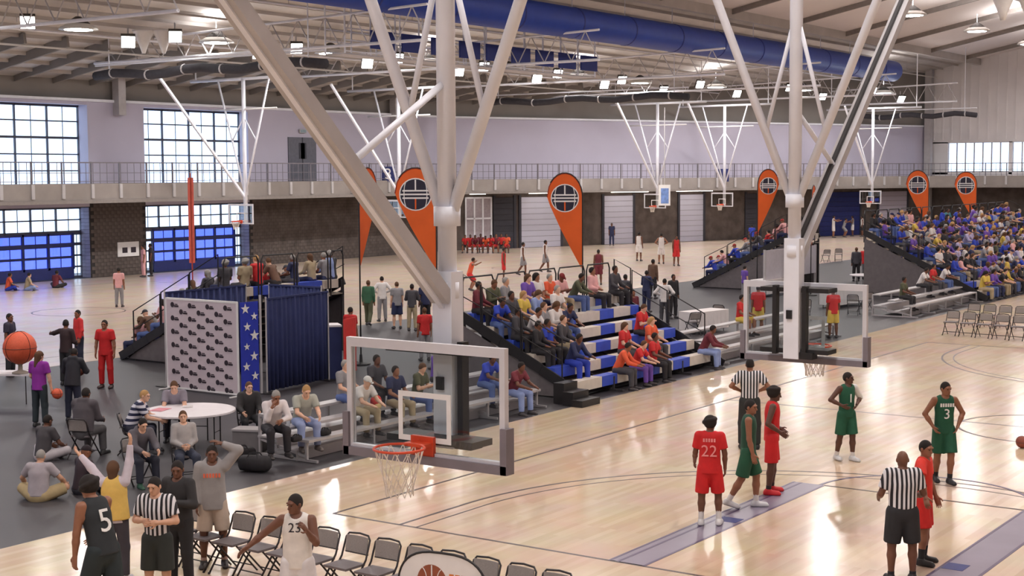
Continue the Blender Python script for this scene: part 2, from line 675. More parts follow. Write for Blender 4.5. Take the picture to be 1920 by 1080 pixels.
# grey door on the upper wall and an exit sign over it
yd0, yd1 = at_x(540, 300, XA)[1], at_x(592, 300, XA)[1]
dd = S(MB().box((XA, yd0, 5.1), (XA + 0.06, yd1, 7.85)).build('door_70', mat('grey_door', (96, 96, 108), 0.5)), 'dark grey double door on the upper wall behind the walkway')
MB().box((XA + 0.055, (yd0 + yd1) / 2 - 0.03, 5.1), (XA + 0.08, (yd0 + yd1) / 2 + 0.03, 7.85)).build('door_joint', M_dark, dd)
for yy in (yd0 + 1.2, yd1 - 1.2):
    MB().box((XA + 0.055, yy - 0.25, 6.5), (XA + 0.085, yy + 0.25, 7.5)).build('door_window', M_dark, dd)
# lit strips over the far doors (shallow ceiling lamps under the walkway)
M_strip = emit('strip_light', (255, 246, 236), 9.0)
for p0, p1 in ((866, 892), (976, 1040), (1130, 1196), (1252, 1316)):
    a, b = wB(s_of(p0), 1.2), wB(s_of(p1), 1.2)
    t = thing('strip_light', ((a[0] + b[0]) / 2, (a[1] + b[1]) / 2, 4.0), {866: 'short strip light over the glazed entrance', 976: 'white strip light over the leftmost pale roll-up door', 1130: 'white strip light over the middle pale roll-up door', 1252: 'white strip light over the rightmost pale roll-up door'}[p0], 'light', 'strip lights under the walkway')
    MB().bar((a[0], a[1], 4.13), (b[0], b[1], 4.13), 0.34, 0.08).build('housing', M_steel, t, world=True)
    MB().bar((a[0], a[1], 4.06), (b[0], b[1], 4.06), 0.28, 0.06).build('diffuser', M_strip, t, world=True)

YC = PB[1]
wc = MB()
wx = [(-27.3, -21.9), (-21.6, -16.0), (-15.6, -10), (4, 10), (20, 26)]
segs = [PB[0]] + [v for w in wx for v in w] + [62]
for i in range(0, len(segs), 2):
    wc.box((segs[i], YC, 5.2), (segs[i + 1], YC + 0.4, 8.1))
wc.box((PB[0], YC, 0), (62, YC + 0.4, 5.4)).box((PB[0], YC, 8.0), (62, YC + 0.4, 23))
for i in range(110):
    x = PB[0] + 0.4 + i * 0.8
    if x < 60:
        wc.box((x - 0.05, YC - 0.06, 8.3), (x + 0.05, YC + 0.02, 22))
wc = S(wc.build('wall_end', mat('ribbed_wall', (242, 238, 240), 0.6, var=0.04, scale=0.5)), 'white ribbed end wall with a row of windows')
for i, (a, b) in enumerate(wx):
    f = MB()
    f.box((a, YC + 0.1, 5.2), (b, YC + 0.2, 5.5)).box((a, YC + 0.1, 8.0), (b, YC + 0.2, 8.12))
    for q in range(8):
        x = a + (b - a) * q / 7
        f.box((x - 0.05, YC + 0.1, 5.3), (x + 0.05, YC + 0.2, 8.1))
    w = S(f.build('window_%d' % (100 + i), M_steel2), 'row of upright panes in the white end wall')
    pm = MB().box((-(b - a) / 14, -0.004, -1.3), ((b - a) / 14, 0.004, 1.3)).mesh('pane', G_clear)
    for q in range(7):
        obj('pane', pm, w, (a + (b - a) * (q + .5) / 7, YC + 0.15, 6.75))
# dark lower cladding of the end wall
S(MB().box((PB[0], YC - 0.06, 0), (62, YC - 0.005, 4.4)).build('wall_end_lower', M_block), 'dark lower end wall behind the right crowd')
# walls outside the picture close the hall
S(MB().box((60, -40, 0), (60.5, 114, 24)).build('wall_right', M_pale), 'pale wall on the right side of the hall')
S(MB().box((-49, -40.5, 0), (60.5, -40, 24)).build('wall_near', M_pale), 'pale wall behind the viewpoint')

# ---- roof
ZE = 10.7
sl = 0.2


def roof_z(x):
    return ZE + sl * (x - XA) if x < 8 else ZE + sl * (8 - XA) - sl * (x - 8)


rf = MB()
XS = -24.6


def roof_slab(m, x0, x1, y0, y1, t=0.12):
    z0, z1 = roof_z(x0), roof_z(x1)
    vs = [(x0, y0, z0), (x1, y0, z1), (x1, y1, z1), (x0, y1, z0), (x0, y0, z0 + t), (x1, y0, z1 + t), (x1, y1, z1 + t), (x0, y1, z0 + t)]
    m._add(vs, [(0, 3, 2, 1), (4, 5, 6, 7), (0, 1, 5, 4), (1, 2, 6, 5), (2, 3, 7, 6), (3, 0, 4, 7)])


roof_slab(rf, XA - 1, XS, -41, 114)
cl = S(rf.build('ceiling', M_deck), 'beige ribbed roof deck above the window wall')
rf = MB()
roof_slab(rf, XS, 8, -41, 114)
roof_slab(rf, 8, 61, -41, 114)
cp_ = S(rf.build('ceiling_panels', M_panel), 'pale pink ceiling panels of the high roof')
# eave band above the pale wall
S(MB().box((XA - 0.5, -40, ZT - 0.02), (XA - 0.3, YB + 3, ZE + 0.15)).build('trim_1', M_eave), 'brown band between the pale wall and the roof')
S(panel_B(MB(), -3, LB + 1, ZT - 0.02, 15.0, -0.5, -0.3).build('trim_2', M_eave), 'brown band above the far pale wall')
S(MB().box((XA - 0.02, -40, ZT - 0.12), (XA + 0.12, YB, ZT + 0.02)).build('trim_3', M_steel), 'white rail along the top of the pale wall')
S(panel_B(MB(), 0, LB, ZT - 0.12, ZT + 0.02, -0.02, 0.12).build('trim_4', M_steel), 'white rail along the top of the far pale wall')
# purlins along the deck and joists across it
pl = MB()
for i in range(17):
    x = XA + 1.2 + i * 1.35
    pl.box((x - 0.05, -40, roof_z(x) - 0.16), (x + 0.05, 113, roof_z(x) + 0.02))
pl.build('purlin', M_deck, cl)
jo = MB()
for i in range(50):
    y = -6 + i * 2.4
    jo.bar((XA - 0.3, y, ZE - 0.1), (XA + 7, y, roof_z(XA + 7) - 0.3), 0.14, 0.5)
jo.build('eave_joist', M_eave, cl)
bmr = MB()
for i in range(12):
    y = 10 + i * 9.0
    bmr.bar((XS, y, roof_z(XS) - 0.15), (8, y, roof_z(8) - 0.15), 0.18, 0.34)
    bmr.bar((8, y, roof_z(8) - 0.15), (60, y, roof_z(60) - 0.15), 0.18, 0.34)
for x in (-14, -4, 4):
    bmr.bar((x, -40, roof_z(x) - 0.15), (x, 113, roof_z(x) - 0.15), 0.12, 0.2)
bmr.build('rafter', M_beam, cp_)
MB().box((XS - 0.25, -40, roof_z(XS) - 0.55), (XS + 0.1, 113, roof_z(XS) + 0.02)).build('ridge_beam', M_deck, cp_)

# ---- elevated walkway with railing
wk = thing('elevated_walkway', (XA + 1.5, 30, ZW1), 'grey elevated walkway with a railing along the far walls', 'walkway')
path = [(XA + 3, -12), (XA + 3, YB - 1.0), (wB(4, 3)[0], wB(4, 3)[1]), wB(LB - 3.5, 3), (PB[0] + 6, YC - 3), (58, YC - 3)]
deck = MB()
deck.box((XA, -12, ZW1 - 0.25), (XA + 3, YB, ZW1))
panel_B(deck, -1, LB, ZW1 - 0.25, ZW1, 0.0, 3.0)
deck.box((PB[0], YC - 3, ZW1 - 0.25), (58, YC, ZW1))
deck.build('deck', M_conc, wk, world=True)
fas = MB()
rl = MB()
for a, b in zip(path[:-1], path[1:]):
    fas.bar((a[0], a[1], (ZW0 + ZW1) / 2), (b[0], b[1], (ZW0 + ZW1) / 2), 0.12, ZW1 - ZW0)
    for z in (ZW1 + 1.08, ZW1 + 0.55, ZW1 + 0.12):
        rl.bar((a[0], a[1], z), (b[0], b[1], z), 0.05, 0.06 if z > ZW1 + 1 else 0.03)
fas.build('fascia', M_conc, wk, world=True)
rl.build('rail', M_rail, wk, world=True)
rp_ = MB()
for a, b in zip(path[:-1], path[1:]):
    rp_.bar((a[0], a[1], ZW0 - 0.08), (b[0], b[1], ZW0 - 0.08), 0.3, 0.16)
rp_.build('edge_beam', M_beam, wk, world=True)
pm = MB().box((-0.035, -0.035, -0.1), (0.035, 0.035, 1.12)).mesh('rail_post', M_rail)
bk = MB().box((-0.1, -0.09, -0.75), (0.14, 0.09, -0.02)).mesh('bracket', M_steel2)
mesh_p = mat('rail_mesh', (150, 146, 160), 0.5, var=0.05)
cnt = 0
for a, b in zip(path[:-1], path[1:]):
    L = math.dist(a, b)
    n = int(L / 1.8)
    for i in range(n):
        q = (a[0] + (b[0] - a[0]) * i / n, a[1] + (b[1] - a[1]) * i / n)
        if q[0] > 0 or (a[0] < -44.9 and b[0] < -44.9 and q[1] < 24):
            continue
        an = math.atan2(b[1] - a[1], b[0] - a[0]) - math.pi / 2
        obj('rail_post', pm, wk, (q[0] - wk.location.x, q[1] - wk.location.y, 0), an)
        obj('bracket', bk, wk, (q[0] - wk.location.x, q[1] - wk.location.y, 0), an)
# thin baluster wires between the posts
wr = MB()
for a, b in zip(path[:-1], path[1:]):
    L = math.dist(a, b)
    n = int(L / 0.45)
    for i in range(n):
        q = (a[0] + (b[0] - a[0]) * i / n, a[1] + (b[1] - a[1]) * i / n)
        if q[0] < 0 and q[1] > 22:
            wr.box((q[0] - 0.012, q[1] - 0.012, ZW1), (q[0] + 0.012, q[1] + 0.012, ZW1 + 1.06))
o = wr.build('baluster_wires', M_rail, wk, world=True)
o['kind'] = 'stuff'

# columns against the left wall and the end wall corner
for i, y in enumerate((24.2, 36.3, 60.0)):
    o = S(MB().box((XA - 0.02, y - 0.25, ZT - 0.8), (XA + 0.5, y + 0.25, roof_z(XA + 0.5) + 0.05)).build('trim_%d' % (10 + i), M_steel2), 'steel column stub carrying the eave')
q = wB(LB - 0.6, 0.4)
S(MB().box((q[0] - 0.3, q[1] - 0.3, 0), (q[0] + 0.3, q[1] + 0.3, 15)).build('trim_20', M_steel2), 'tall steel column in the far corner')
# ------------------------------------------------------------------ lamps under the roof
M_lens = emit('lamp_lens', (255, 252, 248), 34.0)
M_shell = mat('lamp_shell', (58, 54, 52), 0.5, var=0.1)
M_refl = mat('lamp_reflector', (240, 238, 234), 0.35, var=0.02)


def make_dish():
    t = thing('dish_lamp', (0, 0, 0), '', 'lamp', 'dish lamps under the roof')
    MB().lathe((0, 0, 0.12), [(0.52, 0), (0.50, 0.06), (0.30, 0.22), (0.12, 0.34), (0.0, 0.35)], 12).build('housing', M_shell, t, True)
    MB().lathe((0, 0, -0.1), [(0.85, 0.0), (0.78, 0.10), (0.52, 0.24)], 16).build('reflector', M_refl, t, True)
    MB().lathe((0, 0, -0.12), [(0.6, 0.0), (0.6, 0.04)], 12).build('lens', M_lens, t)
    MB().cyl((0, 0, 0.4), (0, 0, 1.0), 0.02, n=6).build('hanger', M_steel2, t)
    return t


def make_flood():
    """square floodlight tilted down the hall"""
    t = thing('flood_lamp', (0, 0, 0), '', 'lamp', 'square flood lamps under the roof')
    u = Vector((0.62, -0.5, -0.6)).normalized()
    MB().bar((0, 0, 0), u * 0.2, 0.62, 0.62, up=(0, 0, 1)).build('housing', M_shell, t)
    MB().bar(u * 0.2, u * 0.22, 0.56, 0.56, up=(0, 0, 1)).build('lens', M_lens, t)
    MB().bar(u * -0.02, (0, 0, 0.55), 0.05, 0.05).build('bracket', M_steel2, t)
    return t


dish0, flood0 = make_dish(), make_flood()
LROWS = [(-36.0, 12.0), (-14.0, 14.6), (8.0, 15.5), (30.0, 14.6)]
first = {'d': True, 'f': True}


def put_lamp(kind, loc, label):
    src = dish0 if kind == 'd' else flood0
    o = src if first[kind] else copy_tree(src)
    first[kind] = False
    o.location = loc
    o['label'] = label
    return o


for ri, (x, z) in enumerate(LROWS):
    ylist = [13.5 + 8.1 * i for i in range(11)] if ri == 0 else [-30 + 12.0 * i for i in range(12)]
    if ri == 3:
        ylist = ylist[::2]
    xr = x
    for j, y in enumerate(ylist):
        x = xr + (max(0.0, y - 74) * 0.42 if ri == 0 else 0.0)
        nm = ['first', 'second', 'third', 'fourth', 'fifth', 'sixth', 'seventh', 'eighth', 'ninth', 'tenth', 'eleventh', 'twelfth'][j]
        if ri == 0:
            put_lamp('f', (x, y, z), 'square flood lamp under the beige deck, %s from the left end of the row' % nm)
            put_lamp('d', (x, y + 2.6, z - 0.1), 'white dish lamp with dark top, %s from the left end of the row' % nm)
            put_lamp('f', (x + 0.6, y + 4.8, z - 0.5), 'low square flood lamp beside a dish lamp, %s from the left' % nm)
        else:
            put_lamp('d', (x, y, z), 'high dish lamp over the %s, %s along its row' % (['', 'rubber strip', 'near court', 'right side of the hall'][ri], nm))
        ld = bpy.data.lights.new('lamp_light', 'AREA')
        ld.shape = 'DISK'
        ld.size = 0.9
        ld.energy = LAMP_W * (0.92 if ri else 0.9)
        ld.color = (1.0, 0.975, 0.955)
        lo = bpy.data.objects.new('lamp_light', ld)
        COL.objects.link(lo)
        lo.location = (x, y + (2.6 if ri == 0 else 0), z - 0.35)
        # the open dish also throws light up at the roof
        if ri or j % 2 == 0:
            lu = bpy.data.lights.new('lamp_uplight', 'AREA')
            lu.shape = 'DISK'
            lu.size = 1.2
            lu.energy = LAMP_W * (0.85 if ri else 0.2)
            lu.color = (1.0, 0.975, 0.955)
            uo = bpy.data.objects.new('lamp_uplight', lu)
            COL.objects.link(uo)
            uo.location = (x, y + (2.6 if ri == 0 else 0), z + 0.5)
            uo.rotation_euler = (math.pi, 0, 0)
# ------------------------------------------------------------------ ducts, trusses, catwalk
M_duct = mat('blue_duct', (36, 66, 160), 0.5, var=0.06, scale=2)
M_duct2 = mat('blue_duct_dark', (24, 40, 120), 0.55, var=0.06)
M_net = mat('rolled_curtain', (62, 60, 66), 0.9, var=0.1)
M_ball = mat('orange_ball', (214, 92, 60), 0.6, var=0.08, scale=30, bump=0.1, bscale=200)
M_rim = mat('rim_orange', (214, 74, 40), 0.4, var=0.06)
M_netw = mat('net_cord', (226, 214, 204), 0.9, var=0.05)
M_pad = mat('board_pad', (128, 120, 128), 0.7, var=0.06)
M_boardframe = mat('board_frame', (216, 214, 220), 0.35, var=0.03)
M_white = mat('white_paint', (238, 236, 236), 0.4, var=0.03)
M_black = mat('black_metal', (34, 32, 34), 0.5, var=0.12)
M_chrome = mat('dull_metal', (150, 146, 144), 0.35, 0.7, var=0.05)
G_board = glass('backboard_glass', (246, 249, 249), 0.07, 0.01)

d0, d1 = at_x(1668, 135, -25.5), at_x(590, 8, -25.5)
duct = thing('air_duct', (-25.5, 60, 13.3), 'long round blue fabric air duct under the roof', 'duct')
ya, yb = 12.0, 94.0
ZD = 13.3
MB().cyl((-25.5, ya, ZD), (-25.5, yb, ZD), 0.8, n=28).build('tube', M_duct, duct, True, world=True)
MB().lathe((-25.5, yb, ZD), [(0.8, 0.0), (0.72, 0.22), (0.45, 0.42), (0.0, 0.5)], 24, axis='y').build('end_cap', M_duct2, duct, True, world=True)
hm = MB().cyl((0, 0, 0.8), (0, 0, 2.3), 0.025, n=6).mesh('hanger_rod', M_steel)
bm_ = MB().lathe((0, 0, 0), [(0.805, -0.06), (0.82, -0.05), (0.82, 0.05), (0.805, 0.06)], 24, axis='y').mesh('seam_band', M_duct2)
for i in range(15):
    y = ya + 3 + i * 5.4
    obj('hanger_rod', hm, duct, (0, y - 60, 0))
    obj('seam_band', bm_, duct, (0, y - 60, 0))
dsh = thing('air_duct', (-25.5, 6, 13.9), 'short blue duct end cut off at the top edge', 'duct')
MB().cyl((-25.5, 0, 13.9), (-25.5, 9.5, 13.9), 0.8, n=24).build('tube', M_duct, dsh, True, world=True)
MB().cyl((-25.5, 4, 14.7), (-25.5, 4, 15.2), 0.03, n=6).build('hanger_rod', M_steel, dsh, world=True)

# catwalk of thin pipes below the duct, dark blue panels behind it
cw = thing('catwalk', (-30, 45, 11.8), 'white pipe catwalk hung below the blue duct', 'catwalk')
yc0, yc1 = 34.0, 56.0
for x in (-30.6, -29.4):
    m = MB()
    for z in (11.2, 11.7, 12.25):
        m.bar((x, yc0, z), (x, yc1, z), 0.05, 0.05)
    m.build('rail', M_steel, cw, world=True)
pm = MB().box((-0.03, -0.03, 0), (0.03, 0.03, 2.6)).mesh('post', M_steel)
for i in range(13):
    y = yc0 + (yc1 - yc0) * i / 12
    for x in (-30.6, -29.4):
        obj('post', pm, cw, (x + 30, y - 45, 11.1 - 11.8))
MB().box((-30.6, yc0, 11.05), (-29.4, yc1, 11.12)).build('grating', M_steel2, cw, world=True)
for i in range(9):
    MB().box((-28.9, yc0 + 1.2 + i * 2.3, 11.35), (-28.8, yc0 + 2.9 + i * 2.3, 12.2)).build('panel', M_duct2, cw, world=True)

# long pipes and trusses hung along the hall
NTH = ['nearest', 'second', 'third', 'fourth', 'fifth', 'sixth', 'seventh', 'eighth', 'ninth']
for k, (x, z) in enumerate(((-40.5, 11.4), (-38.6, 11.9), (-33.5, 12.6), (-31.0, 13.2), (-28.0, 13.8))):
    t = thing('pipe_run', (x, 50, z), 'thin white pipe running the length of the hall, %s from the window wall' % NTH[k], 'pipe', 'long pipes under the deck')
    MB().cyl((x, -8, z), (x, 112, z), 0.05, n=8).build('pipe', M_steel if k % 2 else M_deck, t, world=True)
    m = MB().cyl((0, 0, 0), (0, 0, 0.45 + 0.2), 0.015, n=5).mesh('hanger_rod', M_steel2)
    for i in range(12):
        obj('hanger_rod', m, t, (0, -45 + i * 9 - 0, 0))


def truss(y, x0, x1, z, label, h=0.9):
    t = thing('roof_truss', ((x0 + x1) / 2, y, z), label, 'truss', 'white roof trusses')
    m = MB()
    m.cyl((x0, y, z), (x1, y, z), 0.07, n=8)
    m.build('bottom_chord', M_steel, t, world=True)
    m = MB()
    m.cyl((x0, y, z + h), (x1, y, z + h + 0.6), 0.06, n=8)
    m.build('top_chord', M_steel, t, world=True)
    n = max(3, int(abs(x1 - x0) / 1.6))
    wbm = MB()
    for i in range(n):
        a = x0 + (x1 - x0) * i / n
        b = x0 + (x1 - x0) * (i + 1) / n
        za, zb = z + h + 0.6 * i / n, z + h + 0.6 * (i + 1) / n
        wbm.cyl((a, y, z), ((a + b) / 2, y, (za + zb) / 2), 0.03, n=5)
        wbm.cyl(((a + b) / 2, y, (za + zb) / 2), (b, y, z), 0.03, n=5)
    wbm.build('web', M_steel2, t, world=True)


for i, y in enumerate((18, 32, 46, 60, 74, 88, 102)):
    truss(y, XA + 3.5, -23.0, 11.2, 'white pipe truss across the left side of the hall, %s from the left' % NTH[i])

# rolled divider curtains: long dark sagging rolls
for i, (y, x0, x1, z) in enumerate(((30, -42, -27, 10.35), (64, -43, -27.5, 10.3), (104, -33, -22, 10.2))):
    t = thing('rolled_curtain', ((x0 + x1) / 2, y, z), ['dark rolled divider curtain hung at the left under the deck', 'dark rolled divider curtain hung in mid hall behind the catwalk', 'dark rolled divider curtain at the far end of the hall'][i], 'curtain', 'rolled divider curtains')
    pts = [(x0 + (x1 - x0) * k / 12, y, z + 0.35 * math.sin(k * 1.4) * 0.3) for k in range(13)]
    MB().tube(pts, 0.22, 10).build('roll', M_net, t, True, world=True)
    sm = MB().lathe((0, 0, 0), [(0.23, -0.05), (0.25, 0), (0.23, 0.05)], 12, axis='x').mesh('strap', M_steel2)
    for k in range(1, 12, 2):
        obj('strap', sm, t, (pts[k][0] - t.location.x, 0, pts[k][2] - z))
    MB().cyl((x0, y, z + 0.5), (x1, y, z + 0.5), 0.05, n=6).build('carrier_pipe', M_steel, t, world=True)
    for x in (x0 + 1, x1 - 1):
        MB().cyl((x, y, z), (x, y, roof_z(x) + 0.02), 0.03, n=6).build('hanger_rod', M_steel, t, world=True)

# big white cone speakers / horns at the roof
for i, (px, py, x) in enumerate(((288, 78, -37.2), (1905, 8, 1.0))):
    p = at_x(px, py, x)
    t = thing('horn_cluster', p, ['white twin horn loudspeaker under the deck at the left', 'white horn loudspeaker cut by the top right corner'][i], 'loudspeaker')
    for s in (-1, 1):
        q = (p[0] + 0.35 * s, p[1] + 0.3 * s, p[2])
        MB().lathe((q[0], q[1], q[2] - 0.55), [(0.08, 0.0), (0.18, 0.3), (0.34, 0.7), (0.5, 1.0), (0.52, 1.06)], 14).build('horn', M_white, t, True, world=True)

# ------------------------------------------------------------------ ceiling-hung backstops


def make_board(parent, y, sgn, xm, zr=3.05, fine=True):
    """glass board in the plane y (world), rim on the side sgn*y"""
    x0, x1 = xm - 0.915, xm + 0.915
    z0, z1 = zr - 0.15, zr - 0.15 + 1.07
    bd = MB()
    w = 0.058 if fine else 0.07
    bd.box((x0, y - 0.03, z0), (x0 + w, y + 0.03, z1)).box((x1 - w, y - 0.03, z0), (x1, y + 0.03, z1))
    bd.box((x0 + w, y - 0.03, z0), (x1 - w, y + 0.03, z0 + w)).box((x0 + w, y - 0.03, z1 - w * 1.5), (x1 - w, y + 0.03, z1))
    b = bd.build('backboard', M_boardframe, parent, world=True)
    MB().box((x0 + w, y - 0.006, z0 + w), (x1 - w, y + 0.006, z1 - w)).build('glass', G_board, b, world=False).location = (0, 0, 0)
    g = b.children[0]
    g.data.transform(Matrix.Translation(-parent.location))
    sq = MB()
    a0, a1, b0, b1 = xm - 0.305, xm + 0.305, zr, zr + 0.457
    yy = y + sgn * 0.008
    for lo, hi in (((a0, b0 + 0.05), (a0 + 0.05, b1 - 0.05)), ((a1 - 0.05, b0 + 0.05), (a1, b1 - 0.05)), ((a0, b1 - 0.05), (a1, b1)), ((a0, b0), (a1, b0 + 0.05))):
        sq.box((lo[0], yy - 0.002, lo[1]), (hi[0], yy + 0.002, hi[1]))
    o = sq.build('shooting_square', M_white, b)
    o.data.transform(Matrix.Translation(-parent.location))
    if fine:
        pd = MB()
        pd.box((x0 - 0.03, y - 0.06, z0 - 0.05), (x1 + 0.03, y + 0.06, z0 + 0.03))
        for x in (x0, x1):
            pd.box((x - 0.035, y - 0.06, z0 - 0.05), (x + 0.035, y + 0.06, z0 + 0.36))
        pd.build('edge_pad', M_pad, parent, world=True)
    # rim, bracket, net
    cy = y + sgn * (0.15 + 0.2286)
    rm = MB().tube([(xm + 0.2286 * math.cos(t), cy + 0.2286 * math.sin(t), zr) for t in np.linspace(0, 2 * math.pi, 33)[:-1]], 0.012 if fine else 0.03, 8, closed=True)
    r = rm.build('rim', M_rim, parent, True, world=True)
    bk_ = MB().box((xm - 0.12, min(y + sgn * 0.01, y + sgn * 0.17), zr - 0.02), (xm + 0.12, max(y + sgn * 0.01, y + sgn * 0.17), zr + 0.01))
    bk_.box((xm - 0.13, min(y + sgn * 0.012, y + sgn * 0.05), zr - 0.12), (xm + 0.13, max(y + sgn * 0.012, y + sgn * 0.05), zr + 0.06))
    bk_.build('rim_bracket', M_rim, parent, world=True)
    nt_ = MB()
    prof = [(0.225, 0.0), (0.19, -0.12), (0.155, -0.24), (0.13, -0.34), (0.125, -0.43)]
    N = 12
    for j in range(len(prof) - 1):
        for i in range(N):
            for s in (-0.5, 0.5):
                t0 = 2 * math.pi * (i + (j % 2) * 0.5) / N
                t1 = 2 * math.pi * (i + (j % 2) * 0.5 + s) / N
                nt_.cyl((xm + prof[j][0] * math.cos(t0), cy + prof[j][0] * math.sin(t0), zr + prof[j][1]),
                        (xm + prof[j + 1][0] * math.cos(t1), cy + prof[j + 1][0] * math.sin(t1), zr + prof[j + 1][1]), 0.005 if fine else 0.012, n=4)
    nt_.build('net', M_netw, parent, world=True)
    return b


def backstop(xm, yb_, sgn, label, ztop=13.0):
    """mast behind the board, side braces, long brace on the rim side"""
    ym = yb_ - sgn * 0.36
    t = thing('hanging_backstop', (xm, ym, 2.7), label, 'basketball hoop', 'ceiling-hung backstops')
    MB().cyl((xm, ym, 4.15), (xm, ym, ztop), 0.088, n=20).build('mast', M_steel, t, True, world=True)
    MB().box((xm - 0.11, ym - 0.09, 2.95), (xm + 0.11, ym + 0.09, 4.6)).build('mast_sleeve', M_steel, t, world=True)
    # lift actuator and dark plates behind the glass
    lf = MB()
    lf.box((xm + 0.14, ym - 0.05, 2.95), (xm + 0.2, ym + 0.05, 3.95)).box((xm - 0.06, ym - 0.12, 3.5), (xm + 0.02, ym - 0.085, 3.62))
    lf.box((xm + 0.10, ym - 0.06, 2.95), (xm + 0.3, ym + 0.12, 3.04))
    if sgn > 0:
        MB().box((xm - 0.30, ym - 0.04, 3.0), (xm - 0.24, ym + 0.06, 3.95)).build('guide_bar', M_black, t, world=True)
    lf.build('height_adjuster', M_black, t, world=True)
    y0_, y1_ = sorted((ym, yb_ - sgn * 0.05))
    for zz in (3.02, 3.86):
        MB().box((xm - 0.5, y0_, zz), (xm + 0.5, y1_, zz + 0.06)).build('board_carrier', M_black, t, world=True)
    for s in (-1, 1):
        MB().cyl((xm + s * 0.05, ym, 5.12), (xm + s * 3.3, ym, ztop), 0.058, n=12).build('side_brace', M_steel, t, True, world=True)
        MB().cyl((xm + s * 0.42, ym, 6.1), (xm + s * 0.02, ym, 7.6), 0.03, n=8).build('inner_strut', M_steel, t, True, world=True)
    a = Vector((xm, ym + sgn * 0.08, 4.35))
    b = Vector((xm, ym + sgn * 9.0, 4.35 + 8.45))
    MB().bar(a, b, 0.2, 0.12).build('long_brace', M_steel2, t, world=True)
    off = Vector((0, 0, 0.13))
    MB().bar(a + off, b + off, 0.05, 0.05).build('brace_top_bar', M_black, t, world=True)  # thin black bar along the upper side of the long brace
    MB().bar(a - off * 0.6, b - off * 0.6, 0.06, 0.04).build('brace_flange', M_steel, t, world=True)
    q = a.lerp(b, 0.145)
    MB().cyl((xm, ym, 6.35), q, 0.035, n=8).build('cross_strut', M_steel, t, True, world=True)
    MB().cyl((xm, ym, 5.02), (xm, ym, 5.2), 0.125, n=18).build('collar', M_steel, t, True, world=True)
    MB().cyl((xm, ym, 4.35), (xm, ym, 4.5), 0.115, n=18).build('collar', M_steel, t, True, world=True)
    MB().cyl((xm - 4, ym, ztop), (xm + 4, ym, ztop), 0.09, n=10).build('header_pipe', M_steel, t, True, world=True)
    make_board(t, yb_, sgn, xm)
    return t


backstop(7.56, -7.15, -1, 'large glass backboard with orange rim and net in the foreground')
backstop(7.56, 1.38, 1, 'glass backboard on a white mast above the near court, seen from behind')


def far_backstop(px, py_bot, dist, label, sgn, zt=10.6, extra=False):
    p = at_d(px, py_bot, dist)
    xm, yy = p[0], p[1]
    zr = 3.05
    ym = yy - sgn * 0.36
    t = thing('hanging_backstop', (xm, ym, 2.8), label, 'basketball hoop', 'ceiling-hung backstops')
    MB().cyl((xm, ym, 2.95), (xm, ym, zt), 0.11, n=10).build('mast', M_steel, t, True, world=True)
    for s in (-1, 1):
        MB().cyl((xm + s * 0.05, ym, 4.6), (xm + s * 1.9, ym, zt), 0.055, n=8).build('side_brace', M_steel, t, True, world=True)
        MB().cyl((xm + s * 0.9, ym, 7.3), (xm, ym, 8.6), 0.035, n=6).build('inner_strut', M_steel, t, True, world=True)
    MB().bar((xm, ym, 4.3), (xm, ym + sgn * 6.0, zt), 0.12, 0.12).build('long_brace', M_steel, t, world=True)
    MB().cyl((xm - 4.0, ym, zt), (xm + 4.0, ym, zt), 0.08, n=8).build('header_pipe', M_steel, t, True, world=True)
    MB().cyl((xm - 2.4, ym, 9.0), (xm + 2.4, ym, 9.0), 0.05, n=6).build('cross_pipe', M_white, t, True, world=True)
    for s in (-3.6, 3.6):
        MB().cyl((xm + s, ym, zt), (xm + s, ym, roof_z(xm + s) + 0.02), 0.04, n=6).build('hanger_rod', M_steel, t, world=True)
    make_board(t, yy, sgn, xm, zr, fine=False)
    return t


far_backstop(452, 421, 78, 'far glass backboard hanging before the right window bay', -1)
far_backstop(742, 398, 88, 'far backboard hanging behind the large feather flag', -1)
far_backstop(1228, 389, 108, 'far backboard hanging beside a small blue screen', -1)
far_backstop(1354, 383, 112, 'far backboard hanging over the bench in mid hall', -1)
far_backstop(1632, 373, 119, 'farthest backboard hanging before the navy door', -1)
# ------------------------------------------------------------------ bleachers
M_alu = mat('bleacher_aluminium', (188, 184, 186), 0.38, 0.35, var=0.06, scale=2)
M_seatw = mat('bleacher_seat_white', (214, 204, 192), 0.55, var=0.05)
M_seatb = mat('bleacher_seat_blue', (58, 84, 196), 0.5, var=0.06)
M_riser = mat('bleacher_riser', (62, 60, 62), 0.7, var=0.1)
M_skirt = mat('bleacher_skirt', (104, 98, 100), 0.8, var=0.1)
M_floorm = mat('plywood_deck', (150, 140, 130), 0.7, var=0.1)


